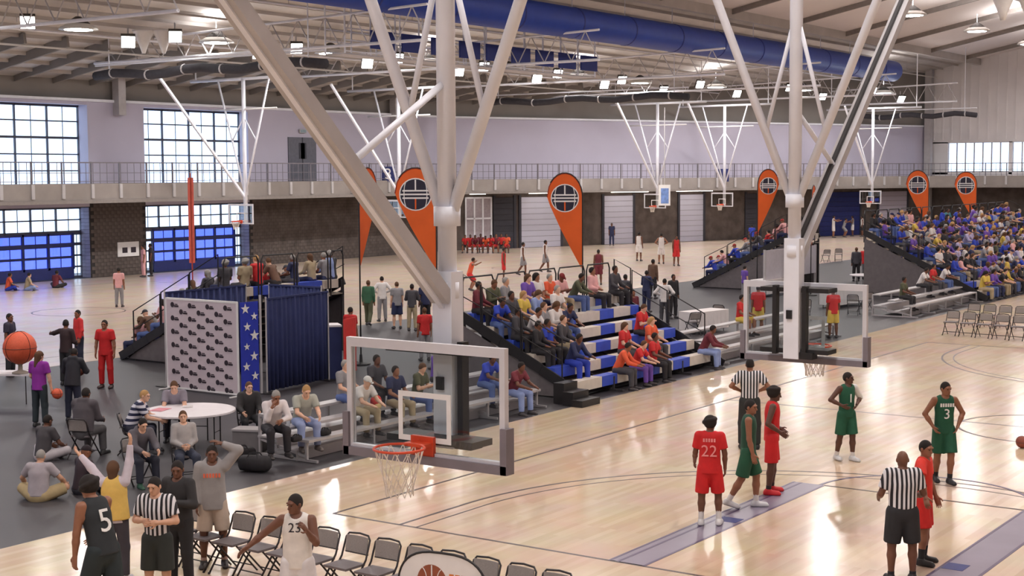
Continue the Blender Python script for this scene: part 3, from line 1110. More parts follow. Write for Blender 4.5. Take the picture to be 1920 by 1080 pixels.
class Bleacher:
    def __init__(s, x0, y0, y1, rows, sgn, label, rise=0.305, tread=0.61, style='blocks', rails=True, stripe=0):
        """x0 front edge, rows climb towards sgn*x, spectators look the other way"""
        s.x0, s.y0, s.y1, s.rows, s.sgn, s.rise, s.tread = x0, y0, y1, rows, sgn, rise, tread
        s.t = t = thing('bleacher', (x0, y0, 0), label, 'bleacher')
        T, B = M_seatw, M_seatb
        for i in range(rows):
            xa = x0 + sgn * tread * i
            zs = s.seat_z(i)
            # foot deck of this row
            lo, hi = sorted((xa, xa + sgn * tread))
            if i > 0:
                MB().box((lo, y0, zs - 0.47), (hi, y1, zs - 0.43)).build('foot_board', M_alu if style != 'blocks' else M_floorm, t, world=True)
                MB().box((min(xa, xa + sgn * 0.02), y0, zs - 0.47 - rise + 0.04), (max(xa, xa + sgn * 0.02), y1, zs - 0.47)).build('riser', M_riser if style == 'blocks' else M_alu, t, world=True)
            # seat
            sa = xa + sgn * (tread - 0.32)
            lo, hi = sorted((sa, sa + sgn * 0.30))
            if style == 'blocks':
                y, k = y0 + 0.05, 0
                pat = [1.25, 0.75, 0.95]
                off = (i * 5 + stripe) % 3
                while y < y1 - 0.3:
                    L = pat[(k + off) % 3]
                    yy = min(y + L, y1 - 0.02)
                    MB().box((lo, y + 0.01, zs - 0.26), (hi, yy - 0.01, zs)).build('seat_block', B if (k + i) % 2 else T, t, world=True)
                    y, k = yy, k + 1
            else:
                MB().box((lo, y0, zs - 0.05), (hi, y1, zs)).build('seat_board', M_alu, t, world=True)
        # end frames
        n = max(2, int((y1 - y0) / 1.8) + 1)
        for j in range(n):
            y = y0 + 0.04 + (y1 - y0 - 0.08) * j / (n - 1)
            m = MB()
            xe = x0 + sgn * tread * rows
            m.bar((x0 + sgn * 0.02, y, 0.03), (xe, y, 0.03), 0.05, 0.05)
            m.bar((x0 + sgn * 0.3, y, 0.04), (x0 + sgn * 0.3, y, s.seat_z(0) - 0.06), 0.05, 0.05)
            m.bar((xe - sgn * 0.03, y, 0.04), (xe - sgn * 0.03, y, s.seat_z(rows - 1) - 0.03), 0.05, 0.05)
            m.bar((x0 + sgn * 0.3, y, 0.1), (xe - sgn * 0.05, y, s.seat_z(rows - 1) - 0.5 if rows > 2 else 0.25), 0.04, 0.05)
            m.build('frame', M_riser if style == 'blocks' else M_alu, t, world=True)
        if style == 'blocks':
            # closed side skirts
            for y in (y0 - 0.03, y1 + 0.01):
                m = MB()
                xe = x0 + sgn * tread * rows
                pts = [(x0 + sgn * 0.35, 0.05), (xe, 0.05), (xe, s.seat_z(rows - 1) - 0.3), (x0 + sgn * 0.6, 0.25)]
                vs = [(p[0], y, p[1]) for p in pts] + [(p[0], y + 0.02, p[1]) for p in pts]
                m._add(vs, [(0, 1, 2, 3), (7, 6, 5, 4), (0, 4, 5, 1), (1, 5, 6, 2), (2, 6, 7, 3), (3, 7, 4, 0)])
                m.build('side_skirt', M_skirt, t, world=True)
            for y in (y0 - 0.06, y1 + 0.04):
                m = MB()
                for i in range(rows):
                    xa = x0 + sgn * tread * i
                    m.bar((xa, y, max(0.06, s.seat_z(i) - 0.34)), (xa + sgn * tread, y, s.seat_z(i) - 0.05), 0.05, 0.26)
                m.build('stringer', M_black, t, world=True)
        if rails:
            xe = x0 + sgn * (tread * rows + 0.05)
            zt = s.seat_z(rows - 1)
            y = y0
            while y < y1 - 0.6:
                yy = min(y + 1.5, y1)
                m = MB()
                m.tube([(xe, y + 0.06, zt - 0.5), (xe, y + 0.06, zt + 0.75), (xe, y + 0.14, zt + 0.9), (xe, yy - 0.14, zt + 0.9), (xe, yy - 0.06, zt + 0.75), (xe, yy - 0.06, zt - 0.5)], 0.024, 6)
                m.build('back_rail', M_black, t, world=True)
                y = yy
            for y in (y0 - 0.05, y1 + 0.05):
                i = 1
                while i < rows:
                    xa, xb = x0 + sgn * tread * i, x0 + sgn * tread * min(i + 2, rows)
                    za, zb = s.seat_z(i), s.seat_z(min(i + 2, rows))
                    m = MB()
                    m.tube([(xa, y, za - 0.5), (xa, y, za + 0.75), (xb - sgn * 0.05, y, zb + 0.7), (xb - sgn * 0.05, y, zb - 0.55)], 0.022, 6)
                    m.cyl((xa, y, za + 0.2), (xb, y, zb + 0.15), 0.015, n=5)
                    m.build('side_rail', M_black, t, world=True)
                    i += 2

    def seat_z(s, i):
        return 0.43 + s.rise * i

    def seat(s, i, y):
        """point on the seat of row i"""
        return (s.x0 + s.sgn * (s.tread * (i + 1) - 0.2), y, s.seat_z(i))

    def y_of(s, i, px):
        """y of the seat on row i seen in photo column px"""
        x = s.seat(i, 0)[0]
        d = ray(px, 600)
        return CAM[1] + d[1] * (x - CAM[0]) / d[0]


BL1 = Bleacher(-2.8, 12.2, 19.6, 6, -1, 'tall bleacher with blue and white seat blocks beside the near court')
BL2 = Bleacher(-2.9, 44.6, 66.0, 9, -1, 'tall crowded bleacher at the right edge beside the near court', stripe=1)
BL3 = Bleacher(-17.1, 45.0, 48.6, 8, 1, 'bleacher seen from behind and its end, facing the far courts')
BL4 = Bleacher(-18.8, 11.6, 16.8, 7, 1, 'bleacher behind the photo backdrop, facing the far courts')
LW1 = Bleacher(-3.0, 2.9, 10.9, 3, -1, 'low aluminium bench bleacher in front of the round table', style='boards', rails=False, rise=0.2, tread=0.52)
LW2 = Bleacher(-2.9, 20.2, 28.6, 3, -1, 'low aluminium bench bleacher right of the tall bleacher', style='boards', rails=False, rise=0.2)
LW3 = Bleacher(-2.9, 36.0, 44.0, 3, -1, 'low aluminium bench bleacher left of the crowded right bleacher', style='boards', rails=False, rise=0.2)
# black steps at the left foot of the tall bleacher
st = thing('bleacher_step', (-2.45, 12.05, 0), 'low black step boxes at the foot of the tall bleacher', 'step')
for i, (xa, za) in enumerate(((-2.30, 0.16), (-2.62, 0.32), (-2.94, 0.5))):
    MB().box((xa - 0.30, 11.3 + 0.1 * i, 0.0), (xa, 12.1, za)).build('step_box', M_black, st, world=True)
# grey cover panel on the back of the far bleacher
pp = thing('cover_panel', (-11.9, 44.5, 0), 'pale grey panel standing at the end of the far bleacher, behind the right mast', 'panel')
MB().box((-11.92, 41.8, 0.75), (-11.86, 47.4, 2.05)).build('sheet', mat('cover_sheet', (204, 200, 208), 0.6, var=0.04), pp, world=True)
for y in (41.8, 44.6, 47.4):
    MB().box((-11.95, y - 0.03, 0.0), (-11.85, y + 0.03, 2.08)).build('post', M_steel2, pp, world=True)

# ------------------------------------------------------------------ folding chairs
M_cseat = mat('chair_seat', (112, 104, 106), 0.5, var=0.08)
M_cframe = mat('chair_frame', (40, 34, 36), 0.45, var=0.1)
M_cmesh = mat('chair_mesh', (150, 142, 138), 0.7, var=0.08, scale=60)


def make_chair():
    t = thing('folding_chair', (0, 0, 0), '', 'chair')
    MB().box((-0.20, -0.16, 0.425), (0.20, 0.20, 0.455)).build('seat', M_cseat, t)
    n = 5
    m = MB()
    for i in range(n):
        a = -0.19 + 0.38 * i / n
        b = -0.19 + 0.38 * (i + 1) / n
        ca, cb = 0.05 * (1 - (a / 0.19) ** 2), 0.05 * (1 - (b / 0.19) ** 2)
        m._add([(a, -0.215 - ca * .5, 0.56), (b, -0.215 - cb * .5, 0.56), (b, -0.245 - cb * .5, 0.77), (a, -0.245 - ca * .5, 0.77),
                (a, -0.200 - ca * .5, 0.56), (b, -0.200 - cb * .5, 0.56), (b, -0.230 - cb * .5, 0.77), (a, -0.230 - ca * .5, 0.77)],
               [(0, 1, 2, 3), (7, 6, 5, 4), (0, 4, 5, 1), (2, 6, 7, 3), (1, 5, 6, 2), (3, 7, 4, 0)])
    m.build('backrest', M_cmesh, t)
    MB().tube([(-0.215, 0.24, 0.0), (-0.215, -0.16, 0.5), (-0.21, -0.25, 0.74), (-0.17, -0.265, 0.79), (0, -0.285, 0.80), (0.17, -0.265, 0.79), (0.21, -0.25, 0.74), (0.215, -0.16, 0.5), (0.215, 0.24, 0.0)], 0.014, 7).build('main_frame', M_cframe, t, True)
    for s in (-1, 1):
        MB().cyl((s * 0.2, 0.12, 0.43), (s * 0.2, -0.28, 0.0), 0.013, n=7).build('rear_leg', M_cframe, t)
        MB().cyl((s * 0.215, 0.24, 0.0), (s * 0.215, 0.235, 0.03), 0.018, n=7).build('foot_cap', M_cframe, t)
    MB().cyl((-0.2, -0.2, 0.09), (0.2, -0.2, 0.09), 0.009, n=6).build('rear_stretcher', M_cframe, t)
    MB().cyl((-0.21, 0.14, 0.12), (0.21, 0.14, 0.12), 0.009, n=6).build('front_stretcher', M_cframe, t)
    MB().cyl((-0.2, -0.218, 0.55), (0.2, -0.218, 0.55), 0.010, n=6).build('back_bar', M_cframe, t)
    return t


chair0 = make_chair()
used = [False]


def put_chair(loc, rz, label, group):
    o = chair0 if not used[0] else copy_tree(chair0)
    used[0] = True
    o.location = tuple(float(v) for v in loc)
    o.rotation_euler = (0, 0, rz)
    tag(o, label, 'chair', group)
    return o


# bench row on the near baseline, turned to the camera side
ORD = ['first', 'second', 'third', 'fourth', 'fifth', 'sixth', 'seventh', 'eighth', 'ninth', 'tenth', 'eleventh', 'twelfth']
for i in range(13):
    x = 0.15 + i * 0.53
    wh = ['leftmost folding chair of the foreground row, behind the dark-clad coach', 'second folding chair from the left in the foreground row'][i] if i < 2 else None
    if i > 1:
        wh = 'black folding chair, %s from the left in the foreground row' % (ORD[i] if i < 12 else 'last')
    put_chair((x, -3.42 - 0.012 * i, 0), math.pi + RND.uniform(-.05, .05), wh, 'folding chairs of the foreground row')
# two rows of empty chairs on the far end of the near court
fr = 0
for r, (px, py, n) in enumerate(((1783, 628, 7), (1823, 612, 6))):
    a = at_z(px, py)
    for i in range(n):
        put_chair((a[0] + i * 0.58, a[1] - 0.1 * i, 0), math.pi + (0.0 if r == 0 else 0.03), 'empty brown folding chair on the far court, %s of the %s row' % (ORD[i], ['front', 'back'][r]), 'empty folding chairs at the right')

# ------------------------------------------------------------------ tables
M_tabw = mat('table_white', (224, 218, 222), 0.5, var=0.03)
M_cloth = mat('white_cloth', (226, 220, 220), 0.9, var=0.03)
M_tableg = mat('table_grey', (120, 116, 118), 0.6, var=0.06)


def round_table(p, r, label, h=0.74):
    t = thing('round_table', (p[0], p[1], 0), label, 'table')
    MB().lathe((0, 0, h - 0.05), [(r - 0.02, 0), (r, 0.01), (r, 0.045), (r - 0.01, 0.05)], 40).build('table_top', M_tabw, t)
    for a in (0.5, 2.1, 3.65, 5.2):
        x, y = 0.62 * r * math.cos(a), 0.62 * r * math.sin(a)
        MB().tube([(x - 0.2 * math.sin(a), y + 0.2 * math.cos(a), 0), (x - 0.2 * math.sin(a), y + 0.2 * math.cos(a), h - 0.06), (x + 0.2 * math.sin(a), y - 0.2 * math.cos(a), h - 0.06), (x + 0.2 * math.sin(a), y - 0.2 * math.cos(a), 0)], 0.014, 6).build('leg', M_cframe, t)
        MB().cyl((x - 0.2 * math.sin(a), y + 0.2 * math.cos(a), 0.3), (x + 0.2 * math.sin(a), y - 0.2 * math.cos(a), 0.3), 0.009, n=5).build('leg_brace', M_cframe, t)
    return t


def long_table(p, rz, L, label, cloth=False, h=0.74, w=0.76, m=None):
    t = thing('folding_table', (p[0], p[1], 0), label, 'table', rz=rz)
    MB().box((-L / 2, -w / 2, h - 0.045), (L / 2, w / 2, h)).build('table_top', m or M_tabw, t)
    for s in (-1, 1):
        x = s * (L / 2 - 0.2)
        MB().tube([(x, -w / 2 + 0.06, 0), (x, -w / 2 + 0.06, h - 0.05), (x, w / 2 - 0.06, h - 0.05), (x, w / 2 - 0.06, 0)], 0.014, 6).build('leg', M_cframe, t)
    if cloth:
        m_ = MB()
        e = 0.012
        m_.box((-L / 2 - e, -w / 2 - e, h), (L / 2 + e, w / 2 + e, h + 0.006))
        n = 26
        for sy in (-1, 1):
            vs, fs = [], []
            for i in range(n + 1):
                x = -L / 2 + L * i / n
                wv = 0.018 * math.sin(i * 1.9)
                vs += [(x, sy * (w / 2 + e), h + 0.003), (x, sy * (w / 2 + e + 0.03 + wv), 0.12)]
            for i in range(n):
                fs.append((2 * i, 2 * i + 1, 2 * i + 3, 2 * i + 2))
            m_._add(vs, fs)
        for sx in (-1, 1):
            m_.box((sx * (L / 2 + e) - 0.004, -w / 2, 0.12), (sx * (L / 2 + e) + 0.004, w / 2, h + 0.003))
        m_.build('tablecloth', M_cloth, t)
    return t


RTB = at_z(355, 768, 0.74)
round_table(RTB, 0.93, 'large round white table in front of the logo backdrop')
T_L = at_z(20, 700, 0.74)
long_table((T_L[0] - 0.4, T_L[1], 0), 0.55, 1.9, 'white folding table at the left edge under the giant ball')
q = at_z(1630, 515, 0.74)
round_table(q, 0.9, 'round white table on the rubber strip at the right, behind the masted backboard')
q = at_z(1320, 582, 0.74)
long_table(q, 1.4, 1.8, 'cloth-covered white table behind the low bleacher, by the standing group', True)
q = at_z(1442, 523, 0.74)
long_table(q, 1.45, 1.8, 'cloth-covered white table seen left of the white mast', True)
q = at_z(1580, 540, 0.74)
long_table(q, 1.45, 2.4, 'cloth-covered white table seen through the right backboard', True)
# loose chairs beside the tables
for px, py, a, lb in ((1298, 628, 200, 'dark folding chair left of the cloth table by the standing group'), (1352, 612, 150, 'dark folding chair right of the cloth table by the standing group'),
                      (1600, 590, 160, 'dark folding chair by the cloth table seen through the right backboard'), (1622, 585, 200, 'dark folding chair right of the table seen through the right backboard'),
                      (1548, 492, 190, 'dark folding chair at the far edge of the rubber strip'), (1572, 490, 170, 'second dark folding chair at the far edge of the rubber strip'),
                      (1508, 600, 180, 'dark folding chair behind the white mast')):
    put_chair(at_z(px, py), face(a), lb, 'loose folding chairs')

# ------------------------------------------------------------------ giant ball on a stand
p = T_L
gb = thing('giant_basketball', (p[0] + 0.15, p[1] + 0.1, 0.74), 'giant orange ball on a stand on the left table', 'ball')
cz = 0.74 + 0.72
c = at_d(37, 652, 0)  # direction only
dd_ = ray(37, 652)
k_ = ((p[0] + 0.15 - CAM[0]) * FW[0] + (p[1] + 0.1 - CAM[1]) * FW[1]) / (dd_[0] * FW[0] + dd_[1] * FW[1])
bc = CAM + dd_ * k_
gb.location = (bc[0], bc[1], 0.74)
rz_ = bc[2] - 0.74
MB().ball((0, 0, rz_), 0.4, 24).build('ball', M_ball, gb, True)
for nrm in (0, 1, 2):
    pts = []
    for t in np.linspace(0, 2 * math.pi, 37)[:-1]:
        v = [(0.402 * math.cos(t), 0.402 * math.sin(t), 0), (0.402 * math.cos(t), 0, 0.402 * math.sin(t)), (0, 0.402 * math.cos(t), 0.402 * math.sin(t))][nrm]
        pts.append((v[0], v[1], v[2] + rz_))
    MB().tube(pts, 0.006, 5, closed=True).build('seam', M_cframe, gb)
MB().lathe((0, 0, 0), [(0.2, 0), (0.2, 0.03), (0.06, 0.08), (0.05, max(0.1, rz_ - 0.42)), (0.14, rz_ - 0.34)], 16).build('stand', M_floorm, gb, True)


def basketball(p, r, label, mat_=None):
    t = thing('basketball', p, label, 'ball', 'basketballs')
    MB().ball((0, 0, 0), r, 16).build('ball', mat_ or M_ball, t, True)
    for nrm in (0, 1):
        pts = []
        for a in np.linspace(0, 2 * math.pi, 25)[:-1]:
            v = [(r * 1.004 * math.cos(a), r * 1.004 * math.sin(a), 0), (r * 1.004 * math.cos(a), 0, r * 1.004 * math.sin(a))][nrm]
            pts.append(v)
        MB().tube(pts, 0.004, 4, closed=True).build('seam', M_cframe, t)
    return t


M_ballb = mat('brown_ball', (140, 70, 52), 0.6, var=0.08)

# ------------------------------------------------------------------ photo backdrop booth
M_bdw = mat('backdrop_fabric', (206, 192, 200), 0.8, var=0.02)
M_print = mat('logo_print', (52, 42, 52), 0.8, var=0.2, scale=30)
M_printr = mat('logo_print_red', (150, 60, 70), 0.8, var=0.1)
M_drape = mat('navy_drape', (44, 52, 96), 0.9, var=0.12, scale=3)
M_starb = mat('star_blue', (40, 56, 176), 0.8, var=0.06)
bx0, bx1, by = -12.95, -10.4, 8.15
bd = thing('photo_backdrop', ((bx0 + bx1) / 2, by, 0), 'white photo backdrop printed with rows of small dark logos', 'backdrop')
MB().box((bx0, by - 0.02, 0.05), (bx1, by + 0.02, 2.34)).build('fabric', M_bdw, bd, world=True)
fr_ = MB()
for x in (bx0, bx1):
    fr_.cyl((x, by, 0), (x, by, 2.36), 0.028, n=8)
fr_.bar((bx0, by, 2.35), (bx1, by, 2.35), 0.05, 0.05)
fr_.bar((bx0, by, 0.06), (bx1, by, 0.06), 0.05, 0.05)
fr_.build('frame', M_white, bd, world=True)
for x in (bx0, bx1):
    MB().box((x - 0.03, by - 0.3, 0), (x + 0.03, by + 0.3, 0.03)).build('foot', M_white, bd, world=True)
lm = MB()
lm.lathe((-0.09, 0, 0), [(0.0, -0.004), (0.085, -0.003), (0.085, 0.003), (0.0, 0.004)], 12, axis='y')
lm.box((0.0, -0.003, -0.07), (0.19, 0.003, -0.015)).box((0.02, -0.003, 0.0), (0.15, 0.003, 0.03))
lm.v = [(x * 0.8, y, z * 0.8) for x, y, z in lm.v]
lm = lm.mesh('printed_logo', M_print)
for r in range(13):
    n = 4 if r % 2 == 0 else 3
    for i in range(n):
        x = bx0 + 0.32 + (bx1 - bx0 - 0.64) * ((i + (0 if n == 4 else 0.5)) / 3)
        obj('printed_logo', lm, bd, (x - bd.location.x, -0.024, 2.20 - r * 0.172))
# star panel next to it
sp_ = thing('star_panel', (-10.45, by + 0.3, 0), 'narrow blue banner with white stars beside the logo backdrop', 'banner')
MB().bar((-10.36, by + 0.06, 1.2), (-10.3, by + 0.62, 1.2), 0.02, 2.3).build('fabric', M_starb, sp_, world=True)
dv = Vector((0.08, 0.58, 0)).normalized()
nv = Vector((dv.y, -dv.x, 0))
for j, (u_, z_, R_) in enumerate(((0.15, 2.3, .14), (0.42, 2.1, .11), (0.2, 1.85, .12), (0.42, 1.62, .15), (0.18, 1.35, .10), (0.4, 1.1, .13), (0.16, 0.85, .12), (0.42, 0.6, .12))):
    c_ = Vector((-10.36, by + 0.06, z_ - 0.12)) + dv * u_ + nv * 0.013
    vs = []
    for k in range(10):
        a_ = math.pi / 2 + k * math.pi / 5
        rr = R_ if k % 2 == 0 else R_ * 0.4
        vs.append(c_ + dv * (rr * math.cos(a_)) + Vector((0, 0, rr * math.sin(a_))))
    m_ = MB()
    m_._add(vs + [v + nv * 0.004 for v in vs], [tuple(range(9, -1, -1)), tuple(range(10, 20))] + [(k, (k + 1) % 10, 10 + (k + 1) % 10, 10 + k) for k in range(10)])
    m_.build('star', M_white, sp_, world=True)
MB().cyl((-10.28, by + 0.68, 0), (-10.28, by + 0.68, 2.5), 0.03, n=8).build('pole', M_steel2, sp_, world=True)


def drape(p0, p1, z0, z1, name, label, amp=0.05, folds=14, top_rail=True, posts=True):
    p0, p1 = Vector((p0[0], p0[1], 0)), Vector((p1[0], p1[1], 0))
    L = (p1 - p0).length
    d = (p1 - p0).normalized()
    n = Vector((d.y, -d.x, 0))
    t = thing(name, p0, label, 'curtain', 'navy booth drapes')
    N = folds * 6
    vs, fs = [], []
    for i in range(N + 1):
        s = L * i / N
        a = amp * (math.sin(2 * math.pi * folds * i / N) + 0.4 * math.sin(5.1 * i / folds))
        for z, k in ((z1, 0.35), ((z0 + z1) / 2, 0.9), (z0, 1.2)):
            q = p0 + d * s + n * (a * k)
            vs.append((q.x, q.y, z))
    for i in range(N):
        for j in (0, 1):
            fs.append((3 * i + j, 3 * i + j + 1, 3 * i + 4 + j, 3 * i + 3 + j))
    m = MB()
    m._add(vs, fs)
    o = m.build('curtain', M_drape, t, True, world=True)
    sm = o.modifiers.new('thickness', 'SOLIDIFY')
    sm.thickness = 0.012
    m = MB()
    m.bar((p0.x, p0.y, z1), (p1.x, p1.y, z1), 0.04, 0.05)
    m.build('top_rail', M_drape, t, world=True)
    for q in (p0, p1):
        MB().cyl((q.x, q.y, 0), (q.x, q.y, z1 + 0.06), 0.022, n=8).build('post', M_steel2, t, world=True)
        MB().box((q.x - 0.2, q.y - 0.2, 0), (q.x + 0.2, q.y + 0.2, 0.015)).build('base_plate', M_black, t, world=True)
    return t


drape((-10.25, by + 0.85), (-10.5, 11.6), 0.05, 2.38, 'booth_drape', 'navy pleated drape on the right side of the photo booth')
drape((-13.35, by + 0.3), (-13.35, 11.4), 0.05, 2.45, 'booth_drape', 'navy drape forming the hidden left side of the photo booth')
drape((-12.95, 11.9), (-11.0, 11.9), 0.05, 2.45, 'booth_drape', 'navy drape along the back of the photo booth')
# navy counter with a red front right of the booth
cn = thing('display_counter', (-10.3, 12.5, 0), 'navy counter with a bright red end panel beside the booth', 'counter')
cA, cB = at_z(600, 712), at_z(642, 711)
MB().slab([(cA[0], cA[1]), (cB[0], cB[1]), (cB[0] - 0.5, cB[1] + 0.35), (cA[0] - 0.5, cA[1] + 0.35)], 0.0, 1.42).build('body', M_drape, cn, world=True)
MB().slab([(cA[0] - .02, cA[1] - .02), (cB[0] + .03, cB[1] - .02), (cB[0] - 0.5, cB[1] + 0.4), (cA[0] - 0.55, cA[1] + 0.38)], 1.42, 1.47).build('top', M_tabw, cn, world=True)
rp0, rp1 = at_z(645, 712), at_z(668, 705)
MB().slab([(rp0[0], rp0[1]), (rp1[0], rp1[1]), (rp1[0] - 0.05, rp1[1] + 0.08), (rp0[0] - 0.05, rp0[1] + 0.08)], 0.15, 1.62).build('red_panel', mat('red_panel', (214, 44, 40), 0.5), cn, world=True)

# ------------------------------------------------------------------ feather flags
M_flag = mat('flag_orange', (226, 98, 34), 0.75, var=0.06, scale=2)
M_flagd = mat('flag_edge', (150, 50, 34), 0.75, var=0.06)
M_navy = mat('logo_navy', (38, 36, 56), 0.7, var=0.1)


def feather(px, py_top, dist, label, mirror=False, yaw=0.0, H=None, wid=1.05, drop=2.85):
    """teardrop flag; the pole stands on the floor, the fabric hangs from its bent top"""
    top = at_d(px, py_top, dist)
    H = top[2]
    t = thing('feather_flag', (top[0], top[1], 0), label, 'flag', 'orange feather flags', rz=math.atan2(RT[1], RT[0]) + yaw)
    s = -1 if not mirror else 1           # fabric bulges to s*x
    # pole
    pts = [(0, 0, 0), (0, 0, H * 0.5), (0, 0, H - 0.75)]
    for a in np.linspace(0.15, math.pi * 0.80, 10):
        pts.append((s * wid * 0.5 * (1 - math.cos(a)), 0, H - 0.75 + 0.72 * math.sin(a)))
    MB().tube(pts, 0.022, 6).build('pole', M_black, t, True)
    MB().lathe((0, 0, 0), [(0.28, 0), (0.28, 0.04), (0.05, 0.08), (0.04, 0.3)], 12).build('base', M_black, t)
    out = [(0.0, H - drop), (0.0, H - 0.75)]
    for a in np.linspace(0.15, math.pi * 0.85, 12):
        out.append((wid * 0.5 * (1 - math.cos(a)), H - 0.77 + 0.72 * math.sin(a)))
    out += [(wid, H - 0.75), (wid * 0.92, H - 1.0), (wid * 0.62, H - 1.7), (wid * 0.3, H - 2.35), (0.05, H - drop)]
    n = len(out)
    m = MB()
    vs = [(s * x, -0.008, z) for x, z in out] + [(s * x, 0.008, z) for x, z in out]
    m._add(vs, [tuple(range(n)), tuple(range(2 * n - 1, n - 1, -1))] + [(i, n + i, n + (i + 1) % n, (i + 1) % n) for i in range(n)])
    fo = m.build('fabric', M_flag, t)
    MB().tube([(s * x, 0, z) for x, z in out[1:-4]], 0.02, 5).build('hem', M_flagd, t)
    # printed ball emblem
    cx, cz_ = s * wid * 0.5, H - 0.78
    R_ = wid * 0.40
    MB().lathe((cx, 0, cz_), [(R_, -0.013), (R_, 0.013)], 28, axis='y').build('emblem_disc', M_white, t)
    MB().lathe((cx, 0, cz_), [(R_ * 0.93, -0.016), (R_ * 0.93, 0.016)], 28, axis='y').build('emblem_ball', M_navy, t)
    MB().box((cx - 0.02, -0.019, cz_ - R_ * 0.9), (cx + 0.02, 0.019, cz_ - R_ * 0.2)).build('emblem_seam', M_flag, t)
    MB().box((cx - 0.02, -0.019, cz_ + R_ * 0.25), (cx + 0.02, 0.019, cz_ + R_ * 0.9)).build('emblem_seam', M_white, t)
    for k in (-1, 1):
        MB().tube([(cx + k * R_ * (0.55 + 0.15 * math.cos(a)) , -0.016, cz_ + R_ * 0.75 * math.sin(a)) for a in np.linspace(-1.3, 1.3, 9)], 0.012, 4).build('emblem_seam', M_white, t)
    for k, w_ in ((0.14, 0.8), (-0.14, 0.8), (0.0, 0.92)):
        MB().box((cx - R_ * w_, -0.020, cz_ + R_ * k * 1.6 - 0.022), (cx + R_ * w_, 0.020, cz_ + R_ * k * 1.6 + 0.022)).build('emblem_stripe', M_white, t)
    return t


feather(817, 312, 41, 'large orange feather flag half hidden behind the near white mast', wid=1.15)
feather(1092, 322, 43.5, 'orange feather flag rising in full view behind the tall bleacher')
feather(672, 312, 42, 'narrow orange feather flag turned nearly edge-on left of the near mast', mirror=True, yaw=1.15)
feather(1421, 316, 66, 'orange feather flag leaning left of the right white mast', mirror=True, wid=0.95)
feather(1742, 318, 74.6, 'orange feather flag over the crowded bleacher, left of the last one', wid=1.15)
feather(1832, 321, 81, 'rightmost orange feather flag over the crowded bleacher', wid=1.22)
feather(1522, 346, 65, 'thin sliver of an orange feather flag beside the right mast brace', mirror=True, yaw=1.2)
# red pole banner before the left windows
p = at_z(362, 560)
t = thing('pole_banner', (p[0], p[1], 0), 'thin red pole banner standing before the right window bay', 'banner')
topz = CAM[2] + 0.1
for k_ in (0,):
    MB().cyl((p[0], p[1], 0), (p[0], p[1], topz), 0.03, n=6).build('pole', M_flagd, t, world=True)
    MB().bar((p[0], p[1], 1.6), (p[0], p[1], topz - 0.2), 0.26, 0.02, up=(RT[1], -RT[0], 0)).build('fabric', mat('red_banner', (196, 92, 78), 0.8), t, world=True)
    MB().lathe((p[0], p[1], 0), [(0.3, 0), (0.3, 0.04), (0.04, 0.1)], 12).build('base', M_black, t, world=True)

# ------------------------------------------------------------------ court number signs on the walkway rail
for px, py, txt, sz, lb in ((728, 327, '3', 1.0, 'navy court sign with a white 3 on the walkway rail'), (1308, 329, '', 1.0, 'blank blue court sign on the walkway rail at mid hall')):
    p = at_x(px, py, XA + 3.1) if px < 900 else at_d(px, py, 112)
    if px >= 900:
        s_ = s_of(px)
        w_ = wB(s_, 3.12)
        p = (w_[0], w_[1], p[2])
    t = thing('court_sign', p, lb, 'sign', rz=math.atan2(RT[1], RT[0]))
    MB().box((-sz * 0.42, 0, -sz * 0.5), (sz * 0.42, 0.06, sz * 0.5)).build('board', M_blue, t)
    if txt:
        o = text_mesh('numeral', txt, 1.0, 0.01, M_white, t)
        o.location = (0, -0.012, 0)
    MB().box((-0.05, 0.06, -0.6), (0.05, 0.12, 0.1)).build('bracket', M_rail, t)
# small screen hung on the far backboard row
p = at_d(1246, 366, 106)
t = thing('wall_screen', p, 'small lit blue and white screen beside a far backboard', 'screen', rz=math.atan2(RT[1], RT[0]))
MB().box((-0.42, 0, -0.75), (0.42, 0.08, 0.75)).build('case', M_white, t)
MB().box((-0.26, -0.01, -0.6), (0.3, 0.0, 0.5)).build('picture', mat('screen_picture', (120, 150, 210), 0.3, var=0.3, scale=4), t)
MB().cyl((0, 0.04, 0.75), (0, 0.04, 10.2 - p[2]), 0.03, n=6).build('hanger', M_steel2, t)

# ------------------------------------------------------------------ pop-up banner in the foreground
p = at_z(829, 1037, 0.80)
# its face stands just in front of the chair row
yv = -4.05
p = at_y(829, 1037, yv)
pb = thing('popup_banner', (p[0], yv, 0), 'oval white pop-up banner with black edge and orange ball logo', 'banner', rz=0.12)
HB, WBn = p[2], 0.62
out = [(WBn * math.copysign(abs(math.cos(a)) ** 0.7, math.cos(a)), HB * 0.5 + HB * 0.5 * math.copysign(abs(math.sin(a)) ** 0.8, math.sin(a))) for a in np.linspace(0, 2 * math.pi, 41)[:-1]]
n = len(out)
m = MB()
m._add([(x, -0.006, z) for x, z in out] + [(x, 0.006, z) for x, z in out], [tuple(range(n)), tuple(range(2 * n - 1, n - 1, -1))] + [(i, n + i, n + (i + 1) % n, (i + 1) % n) for i in range(n)])
m.build('fabric', M_white, pb)
MB().tube([(x, 0, z) for x, z in out], 0.017, 6, closed=True).build('edge', M_black, pb, True)
MB().lathe((-0.14, -0.005, HB - 0.36), [(0.205, -0.005), (0.205, 0.0)], 28, axis='y').build('ball_logo', mat('logo_brown', (150, 82, 56), 0.7), pb)
for nm, a, b in (('h', (-0.34, HB - 0.36), (0.06, HB - 0.36)), ('v', (-0.14, HB - 0.56), (-0.14, HB - 0.16))):
    MB().bar((a[0], -0.013, a[1]), (b[0], -0.013, b[1]), 0.004, 0.016, up=(0, 0, 1) if nm == 'h' else (1, 0, 0)).build('logo_seam', M_white, pb)
